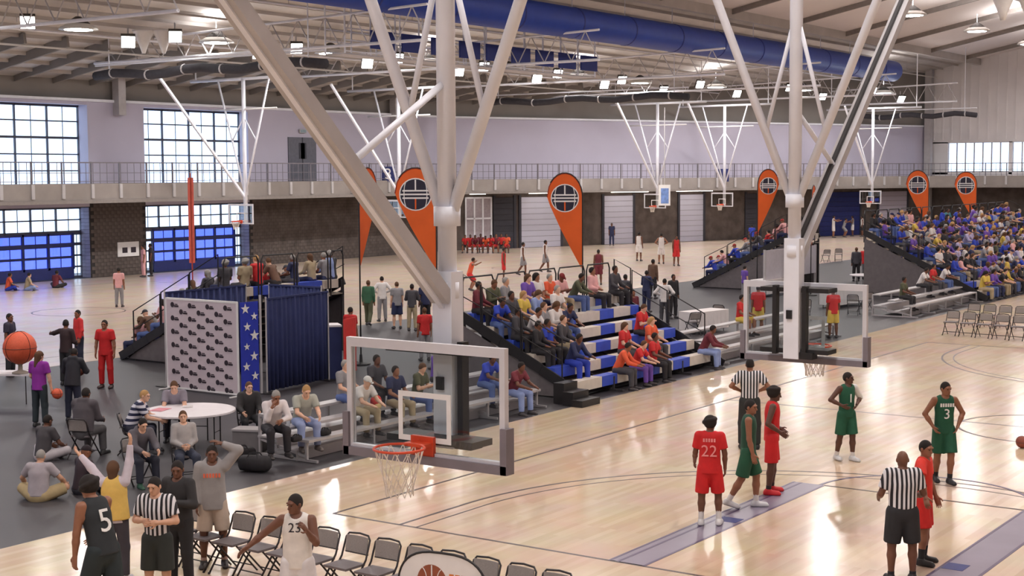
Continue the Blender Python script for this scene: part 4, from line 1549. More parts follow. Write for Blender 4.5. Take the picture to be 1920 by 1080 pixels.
for k in (-1, 1):
    MB().tube([(-0.14 + k * (0.16 - 0.09 * math.cos(a)), -0.012, HB - 0.36 + 0.17 * math.sin(a)) for a in np.linspace(-1.2, 1.2, 9)], 0.006, 4).build('logo_seam', M_white, pb)
lt = MB()
for i in range(5):
    lt.box((0.10 + i * 0.082, -0.011, HB - 0.36), (0.16 + i * 0.082, -0.006, HB - 0.24))
lt.build('lettering', mat('lettering_orange', (222, 130, 62), 0.7), pb)

# ------------------------------------------------------------------ small things
M_bag = mat('bag_black', (36, 34, 38), 0.8, var=0.2, scale=8)
M_bagb = mat('bag_blue', (52, 84, 200), 0.7, var=0.1)


def bag(p, rz, L, label, m=None, name='duffel_bag'):
    t = thing(name, p, label, 'bag', rz=rz)
    h = L * 0.5
    prof = [(L * -0.5, 0.55), (L * -0.42, 0.9), (0, 1.0), (L * 0.42, 0.9), (L * 0.5, 0.55)]
    N = 14
    vs, fs = [], []
    for x, k in prof:
        for i in range(N):
            a = 2 * math.pi * i / N
            z = h * 0.5 + h * 0.5 * k * math.copysign(abs(math.sin(a)) ** 0.7, math.sin(a))
            vs.append((x, h * 0.5 * k * math.copysign(abs(math.cos(a)) ** 0.7, math.cos(a)), max(0.0, z)))
    for j in range(len(prof) - 1):
        for i in range(N):
            fs.append((j * N + i, j * N + (i + 1) % N, (j + 1) * N + (i + 1) % N, (j + 1) * N + i))
    fs += [tuple(range(N - 1, -1, -1)), tuple(range(4 * N, 5 * N))]
    mm = MB()
    mm._add(vs, fs)
    mm.build('body', m or M_bag, t, True)
    for s in (-1, 1):
        MB().tube([(-L * 0.2, s * h * 0.42, h * 0.75), (-L * 0.12, s * h * 0.2, h * 1.12), (L * 0.12, s * h * 0.2, h * 1.12), (L * 0.2, s * h * 0.42, h * 0.75)], 0.012, 5).build('strap', M_bag, t)
    return t


bag(at_z(478, 884), 0.3, 0.62, 'black duffel bag on the floor left of the low bench bleacher')
bag(at_z(455, 862), 1.0, 0.5, 'small black bag behind the duffel bag by the low bleacher')
t = thing('storage_crate', at_z(470, 845), 'grey plastic crate behind the black bags by the low bleacher', 'crate', rz=0.4)
cr_ = MB()
cr_.box((-0.3, -0.2, 0), (0.3, 0.2, 0.03)).box((-0.3, -0.2, 0), (-0.27, 0.2, 0.42)).box((0.27, -0.2, 0), (0.3, 0.2, 0.42)).box((-0.27, -0.2, 0), (0.27, -0.17, 0.42)).box((-0.27, 0.17, 0), (0.27, 0.2, 0.42))
cr_.build('body', M_tableg, t)
MB().box((-0.32, -0.22, 0.42), (0.32, 0.22, 0.46)).build('lid', M_alu, t)
s_ = LW1.seat(0, 0)
y_ = LW1.y_of(0, 606)
bag((s_[0], y_, s_[2]), 1.5, 0.27, 'dark grey bag lying on the front board of the low bench bleacher', name='sports_bag')
y_ = LW1.y_of(0, 552)
bag((s_[0], y_, s_[2]), 1.6, 0.25, 'small dark bag on the front board left of the grey bag', name='sports_bag')
y_ = LW1.y_of(1, 537)
p_ = LW1.seat(1, y_)
t = thing('water_bottle', p_, 'clear water bottle standing on the low bench bleacher between two men', 'bottle')
MB().lathe((0, 0, 0), [(0.035, 0), (0.037, 0.02), (0.037, 0.15), (0.015, 0.2), (0.015, 0.22)], 14).build('bottle_body', mat('bottle_plastic', (214, 218, 226), 0.2, var=0.03), t, True)
MB().cyl((0, 0, 0.22), (0, 0, 0.24), 0.017, n=10).build('cap', M_white, t)
# papers and a phone on the round table
for i, (px, py, rz, w_, c_, lb) in enumerate(((300, 768, 0.3, 0.3, (212, 140, 150), 'pink sheet of paper on the round white table'), (352, 762, 0.8, 0.21, (206, 200, 200), 'white sheet of paper on the round white table'))):
    p_ = at_z(px, py, 0.745)
    t = thing('paper_sheet', p_, lb, 'paper', rz=rz)
    MB().box((-w_ / 2, -w_ * 0.7, 0.0), (w_ / 2, w_ * 0.7, 0.002)).build('sheet', mat('paper_%d' % i, c_, 0.8, var=0.02), t)
    MB().box((-w_ * .35, -w_ * 0.45, 0.002), (w_ * .35, -w_ * 0.40, 0.003)).build('printed_line', M_navy, t)
# balls on the floor
basketball(at_z(1916, 840) + np.array([0, 0, 0.12]), 0.12, 'basketball lying on the court at the right edge', M_ballb)
p_ = LW1.seat(1, LW1.y_of(1, 703))
t = thing('sports_bag', p_, 'red and yellow bag on the low bleacher seen through the near backboard', 'bag')
MB().ball((0, 0, 0.14), (0.11, 0.14, 0.14), 14).build('bag_top', mat('bag_red', (206, 60, 56), 0.7), t, True)
MB().lathe((0, 0, 0), [(0.1, 0), (0.12, 0.03), (0.12, 0.1), (0.1, 0.12)], 14).build('bag_base', mat('bag_yellow', (226, 196, 140), 0.7), t, True)
# notice board on the block wall between the window bays
p_ = at_x(240, 467, XA + 0.01)
t = thing('notice_board', p_, 'white notice board on the dark block wall between the window bays', 'board')
MB().box((0, -0.75, -0.4), (0.04, 0.75, 0.4)).build('panel', M_white, t)
for dy in (-0.25, 0.35):
    MB().box((0.04, dy - 0.18, -0.2), (0.045, dy + 0.18, 0.1)).build('notice', M_print, t)
# cable ramp boards and blue jug on the bleacher
p_ = BL1.seat(1, BL1.y_of(1, 1093))
t = thing('water_jug', p_, 'blue plastic jug on the second row of the tall bleacher', 'jug')
MB().lathe((0, 0, 0), [(0.13, 0), (0.15, 0.03), (0.15, 0.24), (0.1, 0.31), (0.05, 0.33)], 16).build('jug_body', M_bagb, t, True)
MB().lathe((0, 0, 0.33), [(0.055, 0), (0.055, 0.04), (0, 0.05)], 12).build('cap', M_white, t, True)
# exit sign over the grey upper door
p_ = at_x(567, 246, XA + 0.05)
t = thing('exit_sign', p_, 'small unlit sign box above the grey upper door', 'sign')
MB().box((0, -0.3, -0.12), (0.08, 0.3, 0.12)).build('case', M_steel2, t)
MB().box((0.08, -0.26, -0.09), (0.085, 0.26, 0.09)).build('face', mat('sign_face', (140, 160, 170), 0.4), t)
# ------------------------------------------------------------------ people: bodies grown from smooth distance fields


class Field:
    def __init__(s, lo, hi, res):
        s.res = res
        s.lo = np.array(lo, float) - 2.5 * res
        s.n = np.ceil((np.array(hi, float) + 2.5 * res - s.lo) / res).astype(int) + 1
        s.V = np.full(s.n, 9.0, np.float32)
        s.ax = [(s.lo[i] + res * np.arange(s.n[i])).astype(np.float32) for i in range(3)]

    def _loc(s, lo, hi):
        a = np.maximum(np.floor((np.array(lo) - s.lo) / s.res).astype(int), 0)
        b = np.minimum(np.ceil((np.array(hi) - s.lo) / s.res).astype(int) + 1, s.n)
        if (b - a).min() <= 0:
            return None, None
        sl = tuple(slice(a[i], b[i]) for i in range(3))
        P = [s.ax[0][sl[0]][:, None, None], s.ax[1][sl[1]][None, :, None], s.ax[2][sl[2]][None, None, :]]
        return sl, P

    def _mix(s, sl, d, k, op):
        v = s.V[sl]
        if op == 'add':
            if k <= 0:
                s.V[sl] = np.minimum(v, d)
            else:
                h = np.clip(0.5 + 0.5 * (v - d) / k, 0, 1)
                s.V[sl] = v * (1 - h) + d * h - k * h * (1 - h)
        else:
            s.V[sl] = np.maximum(v, -d)

    def cap(s, a, b, ra, rb, k=0.02, flat=None, cuts=(), op='add'):
        """tapered capsule; flat=(axis, f) squeezes it along axis; cuts = planes (point, outward normal)"""
        a, b = np.array(a, float), np.array(b, float)
        r = max(ra, rb) * (1 if flat is None else max(1.0, flat[1])) + k + 2 * s.res
        sl, P = s._loc(np.minimum(a, b) - r, np.maximum(a, b) + r)
        if sl is None:
            return
        ab = b - a
        L2 = max(1e-9, ab @ ab)
        q = [P[i] - a[i] for i in range(3)]
        t = np.clip((q[0] * ab[0] + q[1] * ab[1] + q[2] * ab[2]) / L2, 0, 1)
        q = [q[i] - t * ab[i] for i in range(3)]
        d2 = q[0] ** 2 + q[1] ** 2 + q[2] ** 2
        if flat is not None:
            n, f = np.array(flat[0], float), flat[1]
            w = q[0] * n[0] + q[1] * n[1] + q[2] * n[2]
            d2 = d2 + w * w * (1 / f ** 2 - 1)
        d = np.sqrt(d2) - (ra + (rb - ra) * t)
        for o, n in cuts:
            d = np.maximum(d, (P[0] - o[0]) * n[0] + (P[1] - o[1]) * n[1] + (P[2] - o[2]) * n[2])
        s._mix(sl, d, k, op)

    def ell(s, c, A, r, k=0.015, cuts=(), op='add'):
        """ellipsoid with axes A (rows) and radii r"""
        c, A, r = np.array(c, float), np.array(A, float), np.array(r, float)
        R = r.max() + k + 2 * s.res
        sl, P = s._loc(c - R, c + R)
        if sl is None:
            return
        q = [P[i] - c[i] for i in range(3)]
        u = [(q[0] * A[j][0] + q[1] * A[j][1] + q[2] * A[j][2]) / r[j] for j in range(3)]
        k0 = np.sqrt(u[0] ** 2 + u[1] ** 2 + u[2] ** 2) + 1e-9
        k1 = np.sqrt((u[0] / r[0]) ** 2 + (u[1] / r[1]) ** 2 + (u[2] / r[2]) ** 2) + 1e-9
        d = k0 * (k0 - 1) / k1
        for o, n in cuts:
            d = np.maximum(d, (P[0] - o[0]) * n[0] + (P[1] - o[1]) * n[1] + (P[2] - o[2]) * n[2])
        s._mix(sl, d, k, op)

    def cut(s, o, n):
        d = (s.ax[0][:, None, None] - o[0]) * n[0] + (s.ax[1][None, :, None] - o[1]) * n[1] + (s.ax[2][None, None, :] - o[2]) * n[2]
        s.V = np.maximum(s.V, d.astype(np.float32))

    def mesh(s):
        """surface nets"""
        V = s.V
        S = V < 0
        c = np.zeros(np.array(S.shape) - 1, np.uint8)
        for i in (0, 1):
            for j in (0, 1):
                for k in (0, 1):
                    c += S[i:S.shape[0] - 1 + i, j:S.shape[1] - 1 + j, k:S.shape[2] - 1 + k]
        mixed = (c > 0) & (c < 8)
        cells = np.argwhere(mixed)
        idx = np.full(mixed.shape, -1, np.int32)
        idx[mixed] = np.arange(len(cells))
        cn = [(i, j, k) for i in (0, 1) for j in (0, 1) for k in (0, 1)]
        vals = np.stack([V[cells[:, 0] + i, cells[:, 1] + j, cells[:, 2] + k] for i, j, k in cn], 1)
        acc = np.zeros((len(cells), 3))
        cnt = np.zeros(len(cells))
        for a in range(8):
            for b in range(a + 1, 8):
                df = np.array(cn[b]) - np.array(cn[a])
                if np.abs(df).sum() != 1:
                    continue
                va, vb = vals[:, a], vals[:, b]
                m = (va < 0) != (vb < 0)
                t = np.where(m, va / np.where(m, va - vb, 1), 0)
                acc += m[:, None] * (np.array(cn[a])[None] + t[:, None] * df[None])
                cnt += m
        verts = s.lo + s.res * (cells + acc / np.maximum(cnt, 1)[:, None])
        quads = []
        for ax in range(3):
            o1, o2 = (ax + 1) % 3, (ax + 2) % 3
            A = [slice(1, -1)] * 3
            B = [slice(1, -1)] * 3
            A[ax], B[ax] = slice(0, -1), slice(1, None)
            sa, sb = S[tuple(A)], S[tuple(B)]
            e = np.argwhere(sa != sb)
            if not len(e):
                continue
            fl = sa[tuple(e.T)]
            p = e.copy()
            p[:, o1] += 1
            p[:, o2] += 1
            def cell(d1, d2):
                q = p.copy()
                q[:, o1] += d1
                q[:, o2] += d2
                return idx[q[:, 0], q[:, 1], q[:, 2]]
            q4 = np.stack([cell(-1, -1), cell(0, -1), cell(0, 0), cell(-1, 0)], 1)
            q4[~fl] = q4[~fl][:, ::-1]
            quads.append(q4)
        return verts, np.concatenate(quads) if quads else np.zeros((0, 4), int)


def np_mesh(name, parts, m):
    """one mesh from [(verts, quads)]"""
    vs, qs, n = [], [], 0
    for v, q in parts:
        vs.append(v)
        qs.append(q + n)
        n += len(v)
    v, q = np.concatenate(vs), np.concatenate(qs)
    me = bpy.data.meshes.new(name)
    me.vertices.add(len(v))
    me.vertices.foreach_set('co', v.astype(np.float32).ravel())
    me.loops.add(len(q) * 4)
    me.loops.foreach_set('vertex_index', q.astype(np.int32).ravel())
    me.polygons.add(len(q))
    me.polygons.foreach_set('loop_start', (np.arange(len(q)) * 4).astype(np.int32))
    me.polygons.foreach_set('use_smooth', np.ones(len(q), bool))
    me.update(calc_edges=True)
    me.validate()
    me.materials.append(m)
    return me


def nrm(v):
    v = np.array(v, float)
    return v / max(1e-9, np.linalg.norm(v))


DEF = dict(lean=(0, 0.02), twist=0, head=(0, 0), seat=None,
           L=((-0.12, 0.0, -1), (-0.04, 0.18, -1)), R=((0.12, 0.0, -1), (0.04, 0.18, -1)),
           lL=((-0.06, 0.04, -1), (-0.03, -0.05, -1)), lR=((0.06, 0.04, -1), (0.03, -0.05, -1)), foot=(0.12, 0.12))


def joints(pose):
    p = dict(DEF)
    p.update(pose)
    J = {}
    up = nrm((p['lean'][0], p['lean'][1], 1))
    side = nrm(np.array([1, 0, 0]) - up * up[0])
    P = np.zeros(3)
    J['P'], J['up'], J['side'], J['front'] = P, up, side, np.cross(up, side)
    tw = math.radians(p['twist'])
    s2 = side * math.cos(tw) + np.cross(up, side) * math.sin(tw)
    J['s2'], J['f2'] = s2, np.cross(up, s2)
    J['neck'] = P + up * 0.52
    J['chest'] = P + up * 0.36
    for n, sg in (('L', -1), ('R', 1)):
        sh = J['neck'] + s2 * (0.175 * sg) - up * 0.045
        a, b = p[n][0], p[n][1]
        el = sh + nrm(a) * 0.29
        wr = el + nrm(b) * 0.25
        hd = nrm(p[n][2]) if len(p[n]) > 2 else nrm(b)
        J['sh' + n], J['el' + n], J['wr' + n], J['hd' + n] = sh, el, wr, hd
        hp = P + side * (0.09 * sg) - np.array([0, 0, 0.04])
        t, q = p['l' + n][0], p['l' + n][1]
        kn = hp + nrm(t) * 0.43
        an = kn + nrm(q) * 0.42
        J['hp' + n], J['kn' + n], J['an' + n] = hp, kn, an
        fy = p['foot'][0 if n == 'L' else 1] * sg
        ff = np.array([math.sin(fy), math.cos(fy), 0])
        sh_d = nrm(q)
        # the foot tips with the shin when the heel is lifted
        tip = min(0.0, sh_d[1] + 0.25) if p['seat'] is None else 0.0
        ff = nrm(ff + np.array([0, 0, tip * 1.0]))
        J['ff' + n] = ff
    low = min((J['an' + n] + J['ff' + n] * 0.0)[2] for n in 'LR')
    low = min(low, min((J['an' + n] + J['ff' + n] * 0.15)[2] for n in 'LR'))
    dz = 0.085 - low if p['seat'] is None else p['seat'] + 0.10
    for k in list(J):
        if k in ('P', 'neck', 'chest') or k[:2] in ('sh', 'el', 'wr', 'hp', 'kn', 'an'):
            J[k] = J[k] + np.array([0, 0, dz])
    yw, pt = math.radians(p['head'][0]), math.radians(p['head'][1])
    hs = s2 * math.cos(yw) + J['f2'] * math.sin(-yw) * -1
    f0 = J['f2'] * math.cos(yw) - s2 * math.sin(yw)
    # head stays nearer upright than the spine
    u0 = nrm(up * 0.5 + np.array([0, 0, 0.5]))
    f0 = nrm(f0 - u0 * (f0 @ u0))
    hf = f0 * math.cos(pt) - u0 * math.sin(pt)
    hu = u0 * math.cos(pt) + f0 * math.sin(pt)
    hs = np.cross(hf, hu)
    J['hf'], J['hu'], J['hs'] = hf, hu, hs
    J['hc'] = J['neck'] + nrm(up * 0.6 + hu * 0.4) * 0.145 + hf * 0.02
    return J


def bounds(J, pad=0.16):
    pts = np.array([J[k] for k in J if k in ('P', 'neck', 'hc') or k[:2] in ('el', 'wr', 'kn', 'an', 'sh')])
    return pts.min(0) - pad, pts.max(0) + pad


def hand(J, n, res, fine):
    w, d = J['wr' + n], J['hd' + n]
    out = J['s2'] * (-1 if n == 'L' else 1)
    nn = nrm(out - d * (out @ d) + 1e-4)          # back of the hand looks outwards
    sd = np.cross(d, nn) * (1 if n == 'L' else -1)
    if (sd @ J['f2']) < 0:
        sd = -sd                                  # thumb side looks forward
    F = Field(w - 0.21, w + 0.21, res)
    F.cap(w - d * 0.03, w + d * 0.02, 0.029, 0.028, 0.01)
    F.cap(w + d * 0.02, w + d * 0.085, 0.040, 0.043, 0.012, flat=(nn, 0.42))
    for i, (o, L) in enumerate(((0.031, 0.072), (0.011, 0.080), (-0.010, 0.075), (-0.030, 0.060))):
        b = w + d * 0.092 + sd * o
        m = b + nrm(d - nn * 0.25 + sd * o * 2.2) * L * 0.5
        e = m + nrm(d - nn * 0.75 + sd * o * 1.5) * L * 0.5
        F.cap(b, m, 0.0092, 0.0086, 0.004)
        F.cap(m, e, 0.0086, 0.0074, 0.003)
    b = w + d * 0.03 + sd * 0.034
    m = b + nrm(d * 0.7 + sd * 0.75 - nn * 0.2) * 0.042
    F.cap(b, m, 0.014, 0.0105, 0.008)
    F.cap(m, m + nrm(d * 0.95 + sd * 0.25 - nn * 0.3) * 0.032, 0.0105, 0.0088, 0.003)
    return F.mesh()


def make_parts(pose, top='jersey', bottom='shorts', hair='short', res=0.014, fine=True, fat=1.0, shoe=True, sock=0.0, extra=()):
    """returns {part: [(verts, quads)]} in metres, local frame: feet at z=0, looking along +Y"""
    J = joints(pose)
    lo, hi = bounds(J)
    up, f2, s2 = J['up'], J['f2'], J['s2']
    out = {}
    A = [J['hs'], J['hf'], J['hu']]
    hc, hf, hu, hs = J['hc'], J['hf'], J['hu'], J['hs']
    # ---- body
    F = Field(lo, hi, res)
    fr = J['front']
    F.cap(J['P'] - up * 0.02, J['P'] + up * 0.05, 0.135 * fat, 0.125 * fat, 0.05, flat=(fr, 0.72))
    F.cap(J['P'] + up * 0.08, J['chest'], 0.115 * fat, 0.15 * fat, 0.06, flat=(f2, 0.68))
    F.cap(J['chest'], J['neck'] - up * 0.10, 0.15 * fat, 0.14, 0.06, flat=(f2, 0.66))
    F.cap(J['neck'] - up * 0.05 - s2 * 0.11, J['neck'] - up * 0.05 + s2 * 0.11, 0.055, 0.055, 0.05)
    F.cap(J['neck'] - up * 0.03, hc - hu * 0.05, 0.058, 0.052, 0.03)
    for n in 'LR':
        F.cap(J['sh' + n], J['el' + n], 0.056 * fat, 0.042, 0.03)
        F.cap(J['el' + n], J['el' + n] * 0.62 + J['wr' + n] * 0.38, 0.041, 0.042, 0.02)
        F.cap(J['el' + n] * 0.62 + J['wr' + n] * 0.38, J['wr' + n], 0.042, 0.028, 0.02)
        if not fine:
            F.cap(J['wr' + n], J['wr' + n] + J['hd' + n] * 0.13, 0.036, 0.026, 0.015)
            F.cap(J['wr' + n] + J['hd' + n] * 0.03, J['wr' + n] + J['hd' + n] * 0.07 + f2 * 0.05, 0.016, 0.012, 0.01)
        F.cap(J['hp' + n], J['kn' + n], 0.092 * fat, 0.058, 0.04)
        F.cap(J['kn' + n], J['kn' + n] * 0.65 + J['an' + n] * 0.35, 0.056, 0.060, 0.025)
        F.cap(J['kn' + n] * 0.65 + J['an' + n] * 0.35, J['an' + n], 0.060, 0.036, 0.025)
        F.cap(J['an' + n] - np.array([0, 0, 0.03]), J['an' + n] + J['ff' + n] * 0.13 - np.array([0, 0, 0.045]), 0.036, 0.028, 0.02)
    parts = []
    rr = res if not fine else 0.008
    H = F if not fine else Field(hc - 0.2, hc + 0.2, rr)
    if fine:
        H.cap(J['neck'] - up * 0.01, hc - hu * 0.05, 0.057, 0.052, 0.03)
    H.ell(hc + hu * 0.012 - hf * 0.008, A, (0.074, 0.095, 0.103), 0.02)
    H.ell(hc + hf * 0.022 - hu * 0.055, A, (0.055, 0.066, 0.062), 0.03)
    if fine:
        H.cap(hc + hf * 0.084 + hu * 0.012, hc + hf * 0.104 - hu * 0.026, 0.010, 0.0145, 0.012)
        H.cap(hc + hf * 0.072 - hu * 0.080 - hs * 0.012, hc + hf * 0.072 - hu * 0.080 + hs * 0.012, 0.02, 0.02, 0.015)
        H.cap(hc + hf * 0.079 - hu * 0.052 - hs * 0.018, hc + hf * 0.079 - hu * 0.052 + hs * 0.018, 0.011, 0.011, 0.008)
        H.cap(hc + hf * 0.080 + hu * 0.032 - hs * 0.04, hc + hf * 0.080 + hu * 0.032 + hs * 0.04, 0.013, 0.013, 0.012)
        for sg in (-1, 1):
            H.ell(hc + hf * 0.098 + hs * (0.033 * sg) + hu * 0.008, A, (0.019, 0.016, 0.013), op='cut')
            H.ell(hc + hs * (0.077 * sg) - hf * 0.008 - hu * 0.008, A, (0.012, 0.022, 0.032), 0.006)
        parts.append(H.mesh())
        for n in 'LR':
            parts.append(hand(J, n, 0.0062, True))
    parts.append(F.mesh())
    out['body'] = parts
    # ---- top
    if top:
        T = Field(lo, hi, res)
        e = 0.022
        drop = {'jersey': 0.10, 'tee': 0.12, 'long': 0.10, 'hood': 0.13, 'tuck': -0.02}[top]
        rh = {'jersey': 0.170, 'tee': 0.188, 'long': 0.184, 'hood': 0.202, 'tuck': 0.150}[top]
        if pose.get('seat') is not None:
            rh -= 0.02
        hem = (J['P'] - up * drop, -up)
        seated = pose.get('seat') is not None
        if seated:
            hem = (J['P'] - up * 0.06, -up)
        T.cap(J['P'] - up * (drop + 0.05), J['chest'], rh * fat, 0.158 * fat + (0.01 if top == 'hood' else 0), 0.04, flat=(f2, 0.74), cuts=(hem,))
        T.cap(J['chest'], J['neck'] - up * 0.09, 0.160 * fat, 0.150, 0.05, flat=(f2, 0.74))
        sw = 0.10 if top == 'jersey' else 0.13
        T.cap(J['neck'] - up * 0.045 - s2 * sw, J['neck'] - up * 0.045 + s2 * sw, 0.062, 0.062, 0.05)
        if top == 'jersey':
            for n, sg in (('L', -1), ('R', 1)):
                T.cap(J['sh' + n] + s2 * (sg * 0.035) + up * 0.05, J['sh' + n] + s2 * (sg * 0.03) - up * 0.12, 0.055, 0.045, op='cut')
        else:
            for n in 'LR':
                a, b, c = J['sh' + n], J['el' + n], J['wr' + n]
                if top in ('tee', 'tuck'):
                    q = a + (b - a) * 0.72
                    T.cap(a, b, 0.074 * fat, 0.070, 0.03, cuts=((q, nrm(b - a)),))
                else:
                    g = 0.012 if top == 'hood' else 0.0
                    T.cap(a, b, 0.071 * fat + g, 0.060 + g, 0.03)
                    T.cap(b, c, 0.060 + g, 0.043 + g * 0.5, 0.03, cuts=((c - nrm(c - b) * 0.005, nrm(c - b)),))
        if top == 'hood':
            T.cap(J['neck'] - f2 * 0.05 - s2 * 0.06 + up * 0.02, J['neck'] - f2 * 0.05 + s2 * 0.06 + up * 0.02, 0.06, 0.06, 0.04)
        T.ell(J['neck'] + f2 * 0.05 + up * 0.045, [s2, f2, up], (0.075, 0.085, 0.075), op='cut')
        T.ell(J['neck'] + up * 0.07, [s2, f2, up], (0.075, 0.075, 0.09), op='cut')
        out['top'] = [T.mesh()]
    # ---- bottom
    if bottom:
        B = Field(lo, hi, res)
        B.cap(J['P'] - up * 0.04, J['P'] + up * 0.04, 0.148 * fat, 0.138 * fat, 0.04, flat=(fr, 0.78), cuts=((J['P'] + up * 0.075, up),))
        for n in 'LR':
            h, k, a = J['hp' + n], J['kn' + n], J['an' + n]
            if bottom == 'shorts':
                q = h + (k - h) * 0.94
                B.cap(h, k, 0.108 * fat, 0.112, 0.03, cuts=((q, nrm(k - h)),))
            else:
                B.cap(h, k, 0.104 * fat, 0.080, 0.03)
                B.cap(k, a, 0.080, 0.066, 0.03, cuts=((a - nrm(a - k) * 0.02, nrm(a - k)),))
        out['bottom'] = [B.mesh()]
    # ---- shoes
    if shoe:
        for n in 'LR':
            a, ff = J['an' + n], J['ff' + n]
            dn = -nrm(np.cross(np.cross(ff, [0, 0, 1]), ff)) if abs(ff[2]) < 0.95 else np.array([0, 0, -1.0])
            if dn[2] > 0:
                dn = -dn
            S_ = Field(a - 0.26, a + 0.26, 0.011 if fine else res)
            sole = a + dn * 0.082
            S_.cap(a - ff * 0.035 + dn * 0.035, a + ff * 0.155 + dn * 0.05, 0.048, 0.040, 0.02, cuts=((sole, dn),))
            S_.cap(a - ff * 0.04 + dn * 0.062, a + ff * 0.165 + dn * 0.062, 0.046, 0.042, 0.02, flat=(dn, 0.6), cuts=((sole, dn),))
            top_ = a - dn * 0.02
            S_.cap(a + dn * 0.03, a - dn * 0.03, 0.049, 0.048, 0.02, cuts=((top_, -dn),))
            out['shoe' + n] = [S_.mesh()]
            if sock:
                K = Field(a - 0.3, a + 0.3, 0.011 if fine else res)
                kk = J['kn' + n]
                e_ = a + nrm(kk - a) * sock
                K.cap(a, e_, 0.043, 0.052 if sock > 0.15 else 0.046, 0.01, cuts=((e_, nrm(kk - a)),))
                out['sock' + n] = [K.mesh()]
    # ---- hair
    if hair and hair != 'bald':
        hr = 0.010 if fine else res
        K = Field(hc - 0.3, hc + 0.3, hr)
        front = nrm(hf * 0.82 - hu * 0.57)
        low = -hu
        if hair == 'short':
            K.ell(hc + hu * 0.018 - hf * 0.014, A, (0.080, 0.0985, 0.106), 0.01, cuts=((hc + front * 0.022, front), (hc - hu * 0.05, low)))
        elif hair == 'afro':
            C_ = hc + hu * 0.032 - hf * 0.022
            K.ell(C_, A, (0.106, 0.112, 0.112), 0.01, cuts=((hc - hu * 0.075, low),))
            for i in range(40):
                v = nrm([math.sin(i * 2.4), math.cos(i * 2.4), -0.55 + 1.5 * ((i * 0.618) % 1)])
                K.ell(C_ + (A[0] * v[0] + A[1] * v[1] + A[2] * v[2]) * 0.1, A, (0.026, 0.026, 0.026), 0.015)
            K.ell(hc + hf * 0.115 - hu * 0.035, A, (0.078, 0.105, 0.105), op='cut')
        elif hair == 'long':
            K.ell(hc + hu * 0.016 - hf * 0.012, A, (0.088, 0.106, 0.108), 0.01, cuts=((hc + front * 0.04, front),))
            K.cap(hc - hf * 0.055, hc - hf * 0.075 - hu * 0.24, 0.075, 0.055, 0.03)
        elif hair == 'cap':
            K.ell(hc + hu * 0.022 - hf * 0.006, A, (0.085, 0.106, 0.104), 0.01, cuts=((hc + hu * 0.018, -hu),))
            K.cap(hc + hf * 0.09 + hu * 0.028 - hs * 0.03, hc + hf * 0.15 + hu * 0.02, 0.06, 0.05, 0.01, flat=(hu, 0.16))
        elif hair == 'hoodup':
            K.ell(hc + hu * 0.01 - hf * 0.02, A, (0.105, 0.115, 0.125), 0.02, cuts=((hc + hf * 0.055, hf),))
            K.cap(hc - hu * 0.06 - hf * 0.03, J['neck'] - f2 * 0.03, 0.09, 0.1, 0.03)
        out['hair'] = [K.mesh()]
    out['J'] = J
    return out


M_eye = mat('eye_dark', (30, 24, 22), 0.25, var=0.05)
PARTN = {'top': 'shirt', 'bottom': 'shorts', 'shoeL': 'shoe', 'shoeR': 'shoe', 'sockL': 'sock', 'sockR': 'sock', 'hair': 'hair'}


def colmat(kind, rgb, rough=0.75):
    return mat('%s_%02x%02x%02x' % ((kind,) + tuple(rgb)), rgb, rough, var=0.09, scale=7)


def skinmat(i):
    c = [(112, 72, 54), (146, 98, 74), (92, 60, 48), (222, 176, 150), (206, 158, 130), (176, 124, 96)][i]
    return mat('skin_%d' % i, c, 0.5, var=0.06, scale=9)


HAIRC = {'black': (36, 30, 28), 'brown': (92, 64, 44), 'fair': (176, 138, 92), 'grey': (150, 146, 142), 'red': (140, 78, 44)}


def person_object(parts, mats, names, loc, rz, scale, label, group=None, meshes=None, eyes=False):
    """top-level body mesh with clothing and hair as children"""
    if meshes is None:
        meshes = {k: np_mesh(k, v, mats['body']) for k, v in parts.items() if k != 'J'}
    o = obj('person', meshes['body'], None, loc, rz)
    o.scale = (scale,) * 3
    tag(o, label, 'person', group)
    first_ = o.material_slots[0]
    first_.link = 'OBJECT'
    first_.material = mats['body']
    for k in meshes:
        if k == 'body' or mats.get(k) is None:
            continue
        c = obj(names.get(k, PARTN.get(k, k)), meshes[k], o)
        c.material_slots[0].link = 'OBJECT'
        c.material_slots[0].material = mats[k]
    if eyes:
        J = parts['J']
        for sg in (-1, 1):
            q = J['hc'] + J['hf'] * 0.0865 + J['hs'] * (0.033 * sg) + J['hu'] * 0.008
            m = MB().ball(q, 0.0075, 8)
            m.build('eye', M_eye, o, True)
            b = J['hc'] + J['hf'] * 0.094 + J['hu'] * 0.030
            MB().bar(b + J['hs'] * (0.018 * sg), b + J['hs'] * (0.05 * sg) - J['hf'] * 0.012, 0.005, 0.005).build('eyebrow', M_eye, o)
    return o, meshes
